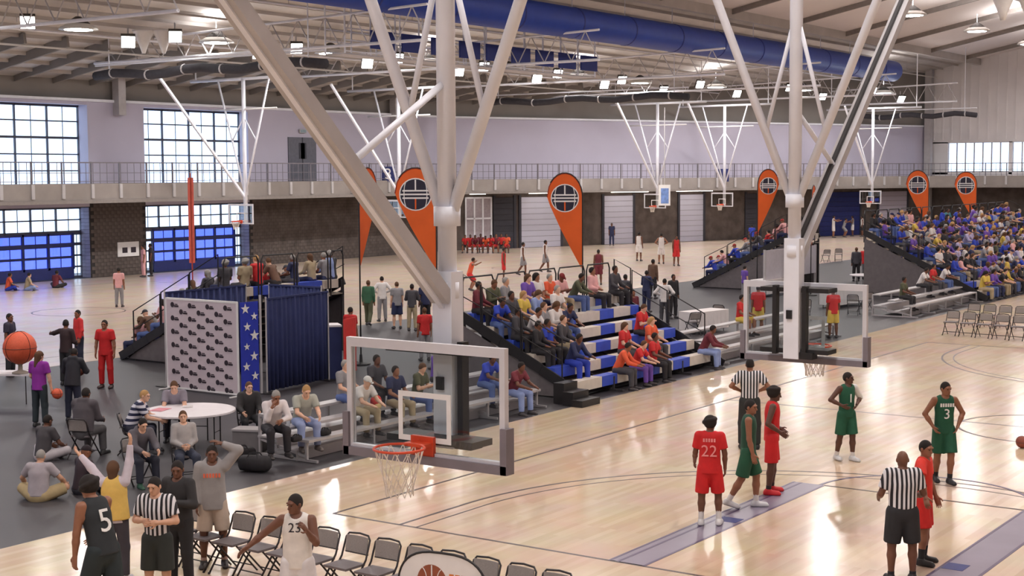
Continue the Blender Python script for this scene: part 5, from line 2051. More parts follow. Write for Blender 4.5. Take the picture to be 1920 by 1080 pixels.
# ------------------------------------------------------------------ the people that show largest
def hero(px, pz, py, pose, label, top, bottom, hair, cols, fa, height=1.8, sk=0, fat=1.0, sock=0.0, names=None, eyes=True, loc=None, group=None, hairc='black', res=0.0145):
    """stands where photo point (px, py) lies at height pz; cols = (top, bottom, shoe[, sock])"""
    pt = make_parts(pose, top, bottom, hair, res=res, fine=True, fat=fat, sock=sock)
    p = at_z(px, py, pz) if loc is None else np.array(loc)
    mats = {'body': skinmat(sk), 'top': cols[0] if not isinstance(cols[0], tuple) else colmat('cloth', cols[0]),
            'bottom': cols[1] if not isinstance(cols[1], tuple) else colmat('cloth', cols[1]),
            'shoeL': colmat('shoe', cols[2], 0.5), 'shoeR': colmat('shoe', cols[2], 0.5), 'hair': colmat('hair', HAIRC.get(hairc, hairc), 0.9)}
    if sock:
        mats['sockL'] = mats['sockR'] = colmat('cloth', cols[3] if len(cols) > 3 else (230, 228, 226))
    nm = {'top': {'jersey': 'jersey', 'hood': 'hooded_sweatshirt', 'tee': 't_shirt', 'long': 'sweater', 'tuck': 'shirt', None: 'shirt'}[top], 'bottom': 'shorts' if bottom == 'shorts' else 'trousers'}
    if hair == 'cap':
        nm['hair'] = 'cap'
    if hair == 'hoodup':
        nm['hair'] = 'hood'
    nm.update(names or {})
    zz = 0.0 if loc is None or len(loc) < 3 else loc[2]
    o, me = person_object(pt, mats, nm, (p[0], p[1], zz), face(fa), height / 1.8, label, group, eyes=eyes and hair != 'hoodup')
    return o, pt, p


def stripes_mat(name, c0, c1, scale, axis='X'):
    m = bpy.data.materials.new(name)
    m.use_nodes = True
    nt = m.node_tree
    b = nt.nodes['Principled BSDF']
    tc = nt.nodes.new('ShaderNodeTexCoord')
    sx = nt.nodes.new('ShaderNodeSeparateXYZ')
    nt.links.new(tc.outputs['Object'], sx.inputs[0])
    ma = nt.nodes.new('ShaderNodeMath')
    ma.operation = 'MULTIPLY'
    ma.inputs[1].default_value = scale
    nt.links.new(sx.outputs[axis], ma.inputs[0])
    fr_ = nt.nodes.new('ShaderNodeMath')
    fr_.operation = 'FRACT'
    nt.links.new(ma.outputs[0], fr_.inputs[0])
    gt = nt.nodes.new('ShaderNodeMath')
    gt.operation = 'GREATER_THAN'
    gt.inputs[1].default_value = 0.5
    nt.links.new(fr_.outputs[0], gt.inputs[0])
    mx = nt.nodes.new('ShaderNodeMixRGB')
    mx.inputs[1].default_value = lin_(c0)
    mx.inputs[2].default_value = lin_(c1)
    nt.links.new(gt.outputs[0], mx.inputs[0])
    nt.links.new(mx.outputs[0], b.inputs['Base Color'])
    b.inputs['Roughness'].default_value = 0.8
    return m


def lin_(c):
    return tuple((v / 255 / 12.92) if v / 255 <= 0.04045 else ((v / 255 + 0.055) / 1.055) ** 2.4 for v in c) + (1,)


def print_on(o, pt, txt, size, up, m, back=False, dx=0.0, name='number'):
    """lettering on the chest or back of a shirt"""
    J = pt['J']
    f = J['f2'] * (-1 if back else 1)
    t = text_mesh(name, txt, size, 0.004, m, o)
    c = J['P'] + J['up'] * up + f * (0.118 + 0.012) + J['s2'] * dx
    # local text frame: x -> right of the reader, z -> up, -y -> towards the reader
    X = J['s2'] * (1 if back else -1)
    Z = J['up']
    Y = -f
    M = Matrix(((X[0], Y[0], Z[0], c[0]), (X[1], Y[1], Z[1], c[1]), (X[2], Y[2], Z[2], c[2]), (0, 0, 0, 1)))
    t.matrix_local = M
    return t


def bars_on(o, pt, n, h, up, m, back=False):
    """illegible line of lettering: a row of small upright marks"""
    J = pt['J']
    f = J['f2'] * (-1 if back else 1)
    b = MB()
    for i in range(n):
        c = J['P'] + J['up'] * up + f * 0.131 + J['s2'] * ((i - (n - 1) / 2) * 0.042)
        b.bar(c - J['up'] * h / 2, c + J['up'] * h / 2, 0.028, 0.006, up=f)
    b.build('lettering', m, o)


M_ref = stripes_mat('referee_stripes', (36, 34, 40), (226, 224, 228), 17.0)
M_txtw = mat('print_white', (236, 234, 232), 0.7)
M_txtd = mat('print_dark', (48, 44, 52), 0.7)
M_txto = mat('print_orange', (224, 108, 78), 0.7)
RED, GRN, BLK, WHT = (206, 30, 34), (26, 86, 62), (38, 38, 42), (226, 222, 220)
HIPS = dict(L=((-0.62, -0.18, -0.76), (0.72, 0.55, -0.42)), R=((0.62, -0.18, -0.76), (-0.72, 0.55, -0.42)))
walk = dict(lL=((-0.03, 0.34, -1), (-0.02, 0.02, -1)), lR=((0.03, -0.12, -1), (0.02, -0.62, -0.9)))

# --- the players and the referee on the near court
o, pt, _ = hero(1330, 0, 985, dict(L=((-0.2, 0.1, -1), (-0.1, 0.7, -0.7)), R=((0.22, 0.02, -1), (0.0, 0.3, -1)), lL=((-0.08, 0.02, -1), (-0.02, -0.03, -1)), lR=((0.10, 0.16, -1), (0.04, -0.1, -1)), head=(-12, 8)),
                'player in red number 22 seen from behind on the lane band', 'tee', 'shorts', 'afro', (RED, RED, (226, 224, 224), WHT), 168, 1.76, 0, sock=0.26, names={'top': 'jersey'})
print_on(o, pt, '22', 0.26, 0.24, mat('print_pink', (240, 150, 150), 0.7), back=True)
bars_on(o, pt, 5, 0.055, 0.42, MATS['print_pink'], back=True)
hero(1402, 0, 952, dict(L=((-0.1, -0.1, -1), (-0.02, 0.12, -1)), R=((0.12, 0.05, -1), (0.05, 0.25, -1)), lL=((-0.03, 0.30, -1), (-0.02, 0.0, -1)), lR=((0.03, -0.22, -1), (0.0, -0.5, -0.9)), head=(-20, 5)),
     'player in dark green walking right past the red players', 'jersey', 'shorts', 'short', ((32, 74, 56), (30, 84, 60), (205, 205, 208), WHT), 78, 1.86, 1, sock=0.14)
hero(1446, 0, 925, dict(L=((-0.3, -0.25, -1), (0.35, 0.8, -0.55)), R=((0.35, -0.3, -0.95), (-0.2, 0.85, -0.6)), lL=((-0.08, 0.08, -1), (-0.03, -0.06, -1)), lR=((0.08, -0.02, -1), (0.03, -0.1, -1)), head=(0, 10)),
     'player in red with big hair and red shoes facing right', 'jersey', 'shorts', 'afro', (RED, RED, (214, 40, 48), (60, 50, 50)), 82, 1.9, 2, sock=0.08)
o, pt, _ = hero(1586, 0, 864, dict(HIPS, lL=((-0.05, 0.12, -1), (-0.02, 0.0, -1)), lR=((0.05, -0.1, -1), (0.02, -0.25, -1)), head=(38, 0)),
                'player in green with white sleeve and hands on hips', 'jersey', 'shorts', 'short', (GRN, GRN, (206, 206, 208), WHT), 24, 1.75, 2, sock=0.1)
print_on(o, pt, '1', 0.24, 0.28, M_txtw)
# the white sleeve on his left arm
J = pt['J']
F_ = Field(np.minimum(J['shL'], J['elL']) - .12, np.maximum(J['shL'], J['elL']) + .12, 0.014)
F_.cap(J['shL'], J['elL'], 0.066, 0.055, 0.0)
c = obj('arm_sleeve', np_mesh('arm_sleeve', [F_.mesh()], M_txtw), o)
o, pt, _ = hero(1768, 0, 905, dict(L=((-0.55, -0.1, -0.85), (0.45, 0.35, -0.8)), R=((0.55, -0.1, -0.85), (-0.45, 0.35, -0.8)), lL=((-0.02, 0.22, -1), (0.04, 0.0, -1)), lR=((0.02, -0.04, -1), (-0.04, -0.3, -1)), head=(20, 6)),
                'player in green number 3 walking towards the camera with hands low', 'jersey', 'shorts', 'short', (GRN, GRN, (44, 42, 46), BLK), 4, 1.86, 1, sock=0.1)
print_on(o, pt, '3', 0.24, 0.24, M_txtw)
bars_on(o, pt, 6, 0.06, 0.40, M_txtw)
o, pt, _ = hero(1690, 0, 1090, dict(L=((-0.38, 0.05, -0.95), (0.1, 0.75, -0.3)), R=((0.38, 0.05, -0.95), (-0.15, 0.8, -0.3)), head=(0, 6), lL=((-0.10, 0.02, -1), (-0.02, -0.03, -1)), lR=((0.12, 0.02, -1), (0.02, -0.03, -1))),
                'bald referee in striped shirt and black shorts seen from behind', 'tuck', 'shorts', 'bald', (M_ref, BLK, (34, 32, 34), BLK), 180, 1.82, 0, fat=1.2, sock=0.06)
hero(1728, 0, 1056, dict(L=((-0.1, 0.1, -1), (0.1, 0.4, -0.9)), R=((0.75, 0.28, -0.75), (0.55, 0.35, -0.8)), head=(-25, 8), lL=((-0.04, 0.05, -1), (0, -0.05, -1)), lR=((0.10, 0.14, -1), (0.03, -0.08, -1))),
     'player in red standing half hidden behind the bald referee', 'tee', 'shorts', 'short', ((224, 56, 44), (214, 40, 36), (40, 38, 40), BLK), 60, 1.80, 1, sock=0.16, names={'top': 'jersey'})
hero(1405, 0, 842, dict(HIPS, lL=((-0.12, 0.02, -1), (-0.02, -0.02, -1)), lR=((0.12, 0.02, -1), (0.02, -0.02, -1))),
     'referee in striped shirt and black trousers behind the green player', 'tuck', 'trousers', 'short', (M_ref, (40, 42, 42), (30, 30, 32)), 172, 1.86, 1, fat=1.1)

# --- foreground group at the lower left
o, pt, _ = hero(190, 1.84, 904, dict(lean=(0.0, 0.30), L=((-0.22, 0.02, -1), (-0.04, 0.10, -1)), R=((0.15, 0.35, -0.9), (0.0, 0.75, -0.7)), head=(10, 10), lL=((-0.08, 0.30, -1), (-0.02, -0.15, -1)), lR=((0.08, -0.05, -1), (0.02, -0.45, -1))),
                'player in black jersey leaning forward at the lower left', 'jersey', 'shorts', 'afro', ((36, 40, 44), (34, 44, 48), (220, 220, 220), WHT), -125, 1.98, 1, fat=1.05, sock=0.12)
print_on(o, pt, '5', 0.36, 0.26, M_txtw, back=True)
o, pt, _ = hero(292, 1.76, 886, dict(L=((-0.34, 0.15, -0.9), (0.75, 0.62, 0.05)), R=((0.36, 0.02, -0.92), (-0.65, 0.7, 0.12)), head=(-10, 14)),
                'young referee in striped shirt holding his hands together', 'tuck', 'shorts', 'short', (M_ref, (40, 44, 42), (34, 32, 34), BLK), -6, 1.76, 4, fat=1.08, sock=0.1)
hero(334, 1.78, 856, dict(L=((-0.3, 0.2, -0.9), (0.6, 0.7, 0.2)), R=((0.28, 0.1, -0.95), (-0.4, 0.7, 0.3)), head=(20, 12)),
     'bearded man in black track top standing behind the young referee', 'long', 'trousers', 'short', ((44, 42, 44), (36, 36, 40), (170, 60, 56)), -20, 1.78, 0, fat=1.08)
o, pt, _ = hero(402, 0, 1062, dict(R=((0.16, 0.02, -1), (0.0, 0.28, -1)), L=((-0.62, -0.05, 0.72), (0.85, 0.06, 0.38)), head=(4, 6), lL=((-0.10, 0.02, -1), (-0.03, -0.03, -1)), lR=((0.10, 0.04, -1), (0.03, -0.03, -1))),
                'man in grey hooded sweatshirt and khaki shorts with one arm over his head', 'hood', 'shorts', 'short', ((150, 146, 146), (190, 172, 156), (60, 54, 54), (200, 170, 160)), 8, 1.78, 0, sock=0.06)
bars_on(o, pt, 6, 0.06, 0.37, M_txto)
o, pt, _ = hero(556, 1.80, 918, dict(R=((0.70, -0.05, -0.55), (0.62, 0.35, -0.5)), L=((-0.26, 0.42, -0.85), (0.30, 0.62, 0.72)), twist=0, head=(-35, 8), lL=((-0.14, 0.1, -1), (-0.05, -0.03, -1)), lR=((0.10, 0.02, -1), (0.03, -0.03, -1))),
                'player in white jersey before the folding chairs looking left', 'jersey', 'shorts', 'short', ((228, 222, 216), (224, 220, 222), (220, 218, 216), WHT), -4, 1.80, 0, fat=1.06, sock=0.12)
print_on(o, pt, '23', 0.16, 0.40, M_txtd)
o, pt, _ = hero(214, 1.55, 880, dict(L=((-0.66, 0.25, 0.62), (-0.72, 0.2, 0.62)), R=((0.10, 0.3, 0.9), (0.05, 0.05, 1.0)), head=(10, -4), lean=(-0.05, 0.05)),
                'woman in yellow vest over pale long sleeves raising both arms', 'long', 'trousers', 'long', ((206, 196, 206), (60, 56, 64), (200, 198, 200)), 170, 1.70, 4, hairc='brown')
J = pt['J']
F_ = Field(J['P'] - .35, J['neck'] + .35, 0.016)
F_.cap(J['P'] - J['up'] * .1, J['chest'], .215, .180, .04, flat=(J['f2'], .80), cuts=((J['P'] - J['up'] * .06, -J['up']),))
F_.cap(J['chest'], J['neck'] - J['up'] * .10, .182, .165, .04, flat=(J['f2'], .80))
obj('vest', np_mesh('vest', [F_.mesh()], colmat('cloth', (222, 184, 96))), o)

# --- people on the floor and round the table
CROSS = dict(seat=0.02, lL=((-0.75, 0.65, 0.25), (0.85, 0.25, -0.35)), lR=((0.75, 0.65, 0.25), (-0.85, 0.3, -0.35)), lean=(0, 0.22))
hero(72, 0, 938, dict(CROSS, L=((-0.62, 0.25, -0.75), (-0.05, 0.75, -0.65)), R=((0.62, 0.25, -0.75), (0.1, 0.8, -0.6)), head=(0, 18)),
     'grey-haired person in pale grey T-shirt sitting on the floor, seen from behind', 'tee', 'shorts', 'short', ((172, 164, 170), (180, 160, 120), (60, 60, 64)), 176, 1.72, 4, hairc='grey', fat=1.15)
hero(80, 0, 862, dict(CROSS, L=((-0.35, 0.3, -0.85), (0.3, 0.8, -0.4)), R=((0.35, 0.3, -0.85), (-0.3, 0.8, -0.4)), head=(0, 10)),
     'person in charcoal shirt with red print sitting on the floor', 'tee', 'trousers', 'short', ((74, 70, 74), (190, 184, 188), (60, 60, 64)), 150, 1.75, 0, fat=1.1)
hero(150, 0, 925, dict(CROSS, L=((-0.35, 0.3, -0.85), (0.3, 0.8, -0.4)), R=((0.35, 0.3, -0.85), (-0.3, 0.8, -0.4)), head=(0, 6)),
     'person with a black cap sitting on the floor behind the black jersey player', 'long', 'trousers', 'cap', ((56, 44, 52), (60, 60, 70), (60, 60, 64)), 140, 1.68, 1, hairc=(42, 34, 40))
SIT = dict(seat=0.455, lL=((-0.16, 1.0, -0.06), (-0.02, 0.04, -1)), lR=((0.16, 1.0, -0.06), (0.02, 0.04, -1)), lean=(0, 0.10),
           L=((-0.16, 0.30, -0.92), (0.16, 0.9, -0.28)), R=((0.16, 0.30, -0.92), (-0.16, 0.9, -0.28)))


def sitter(px, py, z_head, pose, label, *a, chair=None, **k):
    """seated person whose head top lies at photo point (px, py)"""
    p = at_z(px, py, z_head)
    fa = a[4]
    f = -FW * math.cos(math.radians(fa)) + RT * math.sin(math.radians(fa))
    q = p - f * 0.06
    if chair:
        c = q + f * 0.04
        put_chair((c[0], c[1], 0), face(fa), chair, 'loose folding chairs')
    return hero(px, 0, py, pose, label, *a, loc=(q[0], q[1], 0.0), **k)


FW_LEAN = dict(SIT, lean=(0, 0.5), L=((-0.14, 0.55, -0.85), (0.2, 0.75, -0.2)), R=((0.14, 0.55, -0.85), (-0.2, 0.75, -0.2)), head=(0, 14))
sitter(156, 728, 1.36, dict(SIT, head=(0, 12), lean=(0, .2)), 'heavy man in dark grey hooded top seen from behind on a chair', 'hood', 'trousers', 'short', ((82, 76, 82), (96, 94, 96), (60, 60, 62)), 165, chair='folding chair under the heavy man in dark grey', height=1.85, sk=0, fat=1.25)
sitter(248, 728, 1.30, dict(FW_LEAN, head=(-20, -2)), 'man in navy and white striped polo leaning on the round table', 'tee', 'trousers', 'short', (stripes_mat('navy_stripes', (34, 38, 70), (214, 212, 222), 9.0, 'Z'), (40, 42, 60), (60, 60, 64)), 100, chair='folding chair under the man in the striped polo', height=1.78, sk=3, hairc='fair', fat=1.15)
sitter(328, 706, 1.30, dict(FW_LEAN), 'man in grey shirt leaning on the far side of the round table', 'tee', 'trousers', 'short', ((138, 132, 144), (60, 60, 70), (60, 60, 64)), 8, chair='folding chair on the far side of the round table', height=1.78, sk=3, hairc='brown', fat=1.1)
sitter(258, 776, 1.26, dict(FW_LEAN, lean=(0, .42)), 'dark-haired boy in grey hooded top leaning forward before the round table', 'hood', 'trousers', 'short', ((92, 88, 96), (44, 46, 60), (40, 80, 60)), 40, chair='folding chair under the dark-haired boy', height=1.7, sk=3)
sitter(345, 768, 1.28, dict(SIT, lean=(0, -0.12), head=(-8, 4), L=((-0.1, 0.15, -0.95), (0.55, 0.75, -0.25)), R=((0.1, 0.15, -0.95), (-0.55, 0.75, -0.25))), 'boy in pale grey sweatshirt sitting back on a chair before the table', 'long', 'trousers', 'short', ((170, 166, 166), (52, 58, 76), (70, 70, 74)), 22, chair='folding chair under the boy in pale grey', height=1.68, sk=3, hairc='brown')
# two men on the low bench bleacher
for px, lb, top, hr, hcx, cols, sk_, ft in ((505, 'man in white sweater and black trousers with his hand at his chin', 'long', 'short', 'grey', ((222, 214, 216), (40, 38, 44), (50, 46, 46)), 1, 1.1),
                                            (562, 'fair-haired man in grey T-shirt and blue jeans on the low bleacher', 'tee', 'short', 'fair', ((168, 170, 160), (150, 164, 206), (110, 100, 96)), 3, 1.1)):
    y_ = LW1.y_of(1, px)
    s_ = LW1.seat(1, y_)
    pose = dict(FW_LEAN, seat=s_[2])
    if sk_ == 1:
        pose.update(R=((0.05, 0.45, -0.85), (-0.25, 0.35, 0.9)), L=((-0.2, 0.45, -0.85), (0.75, 0.6, -0.1)))
    hero(px, 0, 0, pose, lb, top, 'trousers', hr, cols, 28, 1.8, sk_, fat=ft, hairc=hcx, loc=(s_[0], y_, 0.0))
# ------------------------------------------------------------------ the rest of the people: shared bodies, own colours
ELB = dict(SIT, lean=(0, 0.5), L=((-0.14, 0.55, -0.85), (0.2, 0.75, -0.2)), R=((0.14, 0.55, -0.85), (-0.2, 0.75, -0.2)), head=(0, 5))
CRP = {
    'sit': dict(SIT), 'elbow': ELB,
    'back': dict(SIT, lean=(0, -0.10), L=((-0.1, 0.15, -0.95), (0.6, 0.75, -0.2)), R=((0.1, 0.15, -0.95), (-0.6, 0.75, -0.2)), head=(18, 0)),
    'phone': dict(SIT, lean=(0, 0.22), L=((-0.1, 0.3, -0.92), (0.35, 0.75, 0.25)), R=((0.1, 0.3, -0.92), (-0.35, 0.75, 0.25)), head=(-8, 22)),
    'stand': dict(), 'hips': dict(HIPS), 'walk': dict(walk),
    'cross': dict(L=((-0.25, 0.2, -0.9), (0.85, 0.55, 0.05)), R=((0.25, 0.2, -0.9), (-0.85, 0.55, 0.15))),
    'reach': dict(L=((-0.5, 0.6, -0.3), (-0.2, 0.9, 0.25)), R=((0.5, 0.55, -0.4), (0.1, 0.9, 0.2))),
    'floor': dict(CROSS, L=((-0.35, 0.3, -0.85), (0.3, 0.8, -0.4)), R=((0.35, 0.3, -0.85), (-0.3, 0.8, -0.4))),
    'defend': dict(lean=(0, 0.3), L=((-0.9, 0.3, -0.1), (-0.5, 0.5, 0.3)), R=((0.9, 0.3, -0.1), (0.5, 0.5, 0.3)), lL=((-0.4, 0.55, -0.8), (0.05, -0.4, -0.9)), lR=((0.4, 0.55, -0.8), (-0.05, -0.4, -0.9))),
}
for k_ in ('sit', 'elbow', 'back', 'phone'):
    CRP[k_]['seat'] = 0.43
CACHE = {}
CN = {'red': (200, 40, 42), 'orange': (224, 92, 56), 'maroon': (110, 40, 52), 'pink': (226, 170, 170), 'white': (222, 216, 214), 'grey': (142, 140, 144), 'charcoal': (70, 68, 74), 'black': (40, 38, 42),
      'navy': (40, 46, 82), 'royal blue': (44, 66, 180), 'light blue': (140, 158, 206), 'purple': (110, 76, 168), 'olive': (82, 84, 62), 'green': (52, 96, 70), 'yellow': (214, 184, 84), 'brown': (104, 76, 60), 'denim': (84, 104, 158),
      'khaki': (168, 152, 124), 'lavender': (176, 168, 204), 'magenta': (146, 44, 158), 'teal': (70, 130, 140)}
BN = {'black': 'black', 'denim': 'denim', 'navy': 'navy', 'charcoal': 'charcoal', 'khaki': 'khaki', 'white': 'white', 'red': 'red', 'grey': 'grey', 'yellow': 'yellow', 'royal blue': 'royal blue'}
LABELS = {}


def extra(pose, top, bottom, hair, tc, bc, p, rz, where, sk=0, hc='black', h=1.75, group='spectators', res=0.02, seat=False):
    key = (pose, top, bottom, hair, res)
    if key not in CACHE:
        pt = make_parts(CRP[pose], top, bottom, hair, res=res, fine=False, sock=0.0)
        CACHE[key] = {k: np_mesh(k, v, skinmat(0)) for k, v in pt.items() if k != 'J'}
    mats = {'body': skinmat(sk), 'top': colmat('cloth', CN[tc]), 'bottom': colmat('cloth', CN[bc]), 'shoeL': colmat('shoe', (70, 66, 68), 0.6), 'shoeR': colmat('shoe', (70, 66, 68), 0.6), 'hair': colmat('hair', HAIRC.get(hc, hc), 0.9)}
    nm = {'top': 'jersey' if top == 'jersey' else ('t_shirt' if top == 'tee' else 'sweater'), 'bottom': 'shorts' if bottom == 'shorts' else 'trousers', 'hair': 'cap' if hair == 'cap' else 'hair'}
    lb = where % ('%s top and %s %s' % (tc, bc, nm['bottom']))
    z = p[2] - 0.43 if seat else (p[2] if len(p) > 2 else 0.0)
    o, _ = person_object(None, mats, nm, (p[0], p[1], z), rz, h / 1.8, lb, group, meshes=CACHE[key])
    if seat:
        o.location.z = p[2] - 0.43 * h / 1.8
    return o


TAKEN = {}


def look(vx, vy):
    return math.atan2(-vx, vy)


def on_row(bl, i, px, pose, tc, bc, sk=0, hair='short', hc='black', top='tee', bottom='trousers', where=None, group=None, h=1.72, jit=0.0):
    y = bl.y_of(i, px) if px > 0 else -px
    y = max(bl.y0 + 0.3, min(y, bl.y1 - 0.3))
    taken = TAKEN.setdefault((id(bl), i), [])
    while any(abs(y - v) < 0.5 for v in taken) and y < bl.y1 - 0.3:
        y += 0.1
    taken.append(y)
    p = bl.seat(i, y)
    p = (p[0] - bl.sgn * 0.02, p[1], p[2])
    rz = look(-bl.sgn, 0) + jit
    return extra(pose, top, bottom, hair, tc, bc, p, rz, where, sk, hc, h, group, seat=True)


ROWN = ['front', 'second', 'third', 'fourth', 'fifth', 'sixth', 'seventh', 'eighth', 'top']
# tall bleacher in the middle: row, column, pose, top colour, legs, skin, hair, hair colour, shirt
B1 = [(5, 874, 'sit', 'maroon', 'black', 0, 'short', 'black', 'long'), (5, 905, 'phone', 'olive', 'black', 1, 'short', 'brown', 'long'), (5, 926, 'sit', 'grey', 'charcoal', 4, 'short', 'grey', 'long'),
      (5, 985, 'sit', 'purple', 'denim', 3, 'long', 'brown', 'tee'), (5, 1003, 'back', 'white', 'navy', 1, 'long', 'black', 'tee'), (5, 1026, 'sit', 'orange', 'khaki', 4, 'short', 'grey', 'tee'), (5, 1045, 'phone', 'pink', 'khaki', 0, 'cap', (120, 40, 44), 'tee'),
      (5, 1072, 'elbow', 'olive', 'denim', 0, 'short', 'black', 'long'), (5, 1112, 'back', 'pink', 'black', 1, 'short', 'black', 'long'), (5, 1150, 'sit', 'charcoal', 'black', 0, 'short', 'black', 'long'),
      (4, 890, 'elbow', 'royal blue', 'denim', 0, 'short', 'black', 'tee'), (4, 915, 'sit', 'charcoal', 'black', 0, 'short', 'black', 'long'), (4, 952, 'sit', 'yellow', 'brown', 3, 'long', 'fair', 'tee'), (4, 975, 'phone', 'light blue', 'denim', 3, 'long', 'brown', 'long'), (4, 1040, 'sit', 'white', 'denim', 3, 'short', 'grey', 'tee'),
      (3, 905, 'sit', 'charcoal', 'black', 0, 'short', 'black', 'long'), (3, 955, 'elbow', 'white', 'black', 1, 'short', 'black', 'tee'), (3, 985, 'sit', 'grey', 'denim', 3, 'short', 'brown', 'tee'), (3, 1026, 'phone', 'white', 'olive', 1, 'long', 'brown', 'long'), (3, 1050, 'elbow', 'navy', 'denim', 0, 'short', 'black', 'tee'),
      (2, 965, 'sit', 'black', 'black', 0, 'short', 'black', 'long'), (2, 992, 'back', 'royal blue', 'black', 0, 'short', 'black', 'tee'), (2, 1030, 'sit', 'charcoal', 'khaki', 3, 'short', 'brown', 'long'), (2, 1196, 'phone', 'red', 'black', 3, 'short', 'brown', 'tee'),
      (1, 1068, 'elbow', 'navy', 'royal blue', 0, 'short', 'black', 'long'), (1, 1166, 'sit', 'red', 'charcoal', 3, 'long', 'brown', 'tee'), (1, 1216, 'sit', 'orange', 'charcoal', 3, 'long', 'fair', 'tee'),
      (0, 1156, 'elbow', 'orange', 'charcoal', 1, 'short', 'black', 'long'), (0, 1188, 'elbow', 'red', 'purple', 3, 'short', 'brown', 'tee'), (0, 1222, 'sit', 'red', 'black', 0, 'short', 'black', 'tee'), (0, 1316, 'elbow', 'maroon', 'light blue', 0, 'short', 'black', 'long')]
for i, px, ps, tc, bc, sk, hr, hc, tp in B1:
    on_row(BL1, i, px, ps, tc, bc, sk, hr, hc, tp, where='spectator in %s on the ' + ROWN[i] + ' row, middle bleacher', group='spectators on the tall middle bleacher', jit=RND.uniform(-.3, .3), h=RND.uniform(1.64, 1.8))
# standing people on and beside its right end
SG = [(1172, 512, 1.75, 'cross', 'charcoal', 'black', 0, 'long', 'man in %s standing behind the right end of the tall bleacher'), (1186, 540, 1.72, 'stand', 'maroon', 'maroon', 1, 'long', 'person in %s standing in front of the charcoal-clad man'),
      (1224, 484, 1.78, 'stand', 'brown', 'black', 0, 'long', 'tall man in %s standing farthest back by the bleacher'), (1246, 520, 1.74, 'hips', 'white', 'charcoal', 1, 'long', 'man in %s standing right of the tall bleacher'),
      (1262, 512, 1.72, 'stand', 'black', 'black', 0, 'long', 'person in %s standing right of the white-topped man'), (1212, 505, 1.70, 'cross', 'navy', 'navy', 0, 'long', 'person in %s between the charcoal and brown-clad men')]
for px, py, z, ps, tc, bc, sk, tp, lb in SG:
    extra(ps, tp, 'trousers', 'short', tc, bc, at_z(px, py, z) * np.array([1, 1, 0]), face(RND.choice([160, 200, 140, 30])), lb, sk, 'black', z, 'people standing behind the tall bleacher')

# low bleachers: people seen through the near backboard
for i, px, ps, tc, bc, sk, hr, hc in ((1, 668, 'elbow', 'white', 'khaki', 3, 'cap', (222, 220, 216)), (1, 735, 'sit', 'navy', 'khaki', 1, 'short', 'black'), (2, 700, 'sit', 'charcoal', 'black', 0, 'short', 'black'), (1, 778, 'phone', 'olive', 'denim', 3, 'short', 'brown'),
                                      (1, 905, 'elbow', 'royal blue', 'denim', 0, 'short', 'black'), (0, 958, 'elbow', 'maroon', 'light blue', 0, 'short', 'black'), (2, 640, 'sit', 'grey', 'denim', 3, 'short', 'grey'), (2, 815, 'sit', 'purple', 'black', 0, 'long', 'black')):
    on_row(LW1, i, px, ps, tc, bc, sk, hr, hc, 'tee', where='spectator in %s on the nearest low bleacher', group='spectators on the near low bleacher', jit=RND.uniform(-.2, .2))
for i, px, ps, tc, bc, sk in ((2, 1386, 'sit', 'red', 'yellow', 1),):
    on_row(LW2, i, px, ps, tc, bc, sk, 'short', 'black', 'tee', 'shorts', where='child in %s on the low bleacher by the mast', group='people on the right low bleacher')
for i, px, ps, tc, bc, sk in ((2, 1722, 'elbow', 'white', 'black', 0), (2, 1745, 'sit', 'red', 'charcoal', 1), (2, 1762, 'elbow', 'white', 'denim', 0), (1, 1690, 'sit', 'olive', 'black', 0)):
    on_row(LW3, i, px, ps, tc, bc, sk, 'short', 'black', 'tee', where='spectator in %s on the low bleacher before the right crowd', group='spectators on the right low bleacher')

# the right crowd
PAL = ['royal blue'] * 6 + ['navy'] * 4 + ['purple'] * 4 + ['white'] * 4 + ['lavender'] * 2 + ['grey'] * 4 + ['yellow'] * 2 + ['charcoal'] * 4 + ['black'] * 3 + ['pink', 'red', 'olive', 'teal', 'light blue']
KINDS = [('sit', 'tee', 'short'), ('elbow', 'tee', 'short'), ('back', 'long', 'short'), ('phone', 'tee', 'long'), ('sit', 'long', 'long'), ('elbow', 'long', 'cap'), ('back', 'tee', 'afro')]


def px_of(p):
    q = np.array(p, float) - CAM
    return 960 + FPX * (q @ R2) / (q @ FWD)


nc = 0
for i in range(9):
    y = BL2.y0 + 0.35
    while y < BL2.y1 - 0.3:
        p = BL2.seat(i, y)
        if px_of(p) < 1932 and RND.random() < 0.80:
            ps, tp, hr = RND.choice(KINDS)
            tc, bc = RND.choice(PAL), RND.choice(['black', 'denim', 'navy', 'charcoal', 'khaki', 'denim'])
            on_row(BL2, i, -y, ps, tc, bc, RND.choice([0, 0, 1, 2, 3, 3, 4]), hr, RND.choice(['black', 'black', 'brown', 'fair', 'grey']) if hr != 'cap' else (40, 40, 80), tp,
                   where='spectator in %s on the ' + ROWN[i] + ' row, right crowd', group='spectators on the crowded right bleacher', jit=RND.uniform(-.3, .3), h=RND.uniform(1.58, 1.8))
            nc += 1
        y += RND.uniform(0.72, 0.95)
# bleacher seen from behind: backs along its upper rows
for i in range(1, 8):
    y = 45.4
    while y < 48.3:
        if RND.random() < 0.85:
            ps, tp, hr = RND.choice(KINDS)
            on_row(BL3, i, -y, ps, RND.choice(['red', 'royal blue', 'charcoal', 'grey', 'black', 'pink', 'white', 'brown']), RND.choice(['black', 'denim', 'navy']), RND.choice([0, 1, 3]), hr, 'black' if hr != 'cap' else (150, 40, 40), tp,
                   where='spectator in %s on the far bleacher, ' + ROWN[i] + ' row', group='spectators on the far bleacher', jit=RND.uniform(-.3, .3))
        y += RND.uniform(0.6, 0.95)
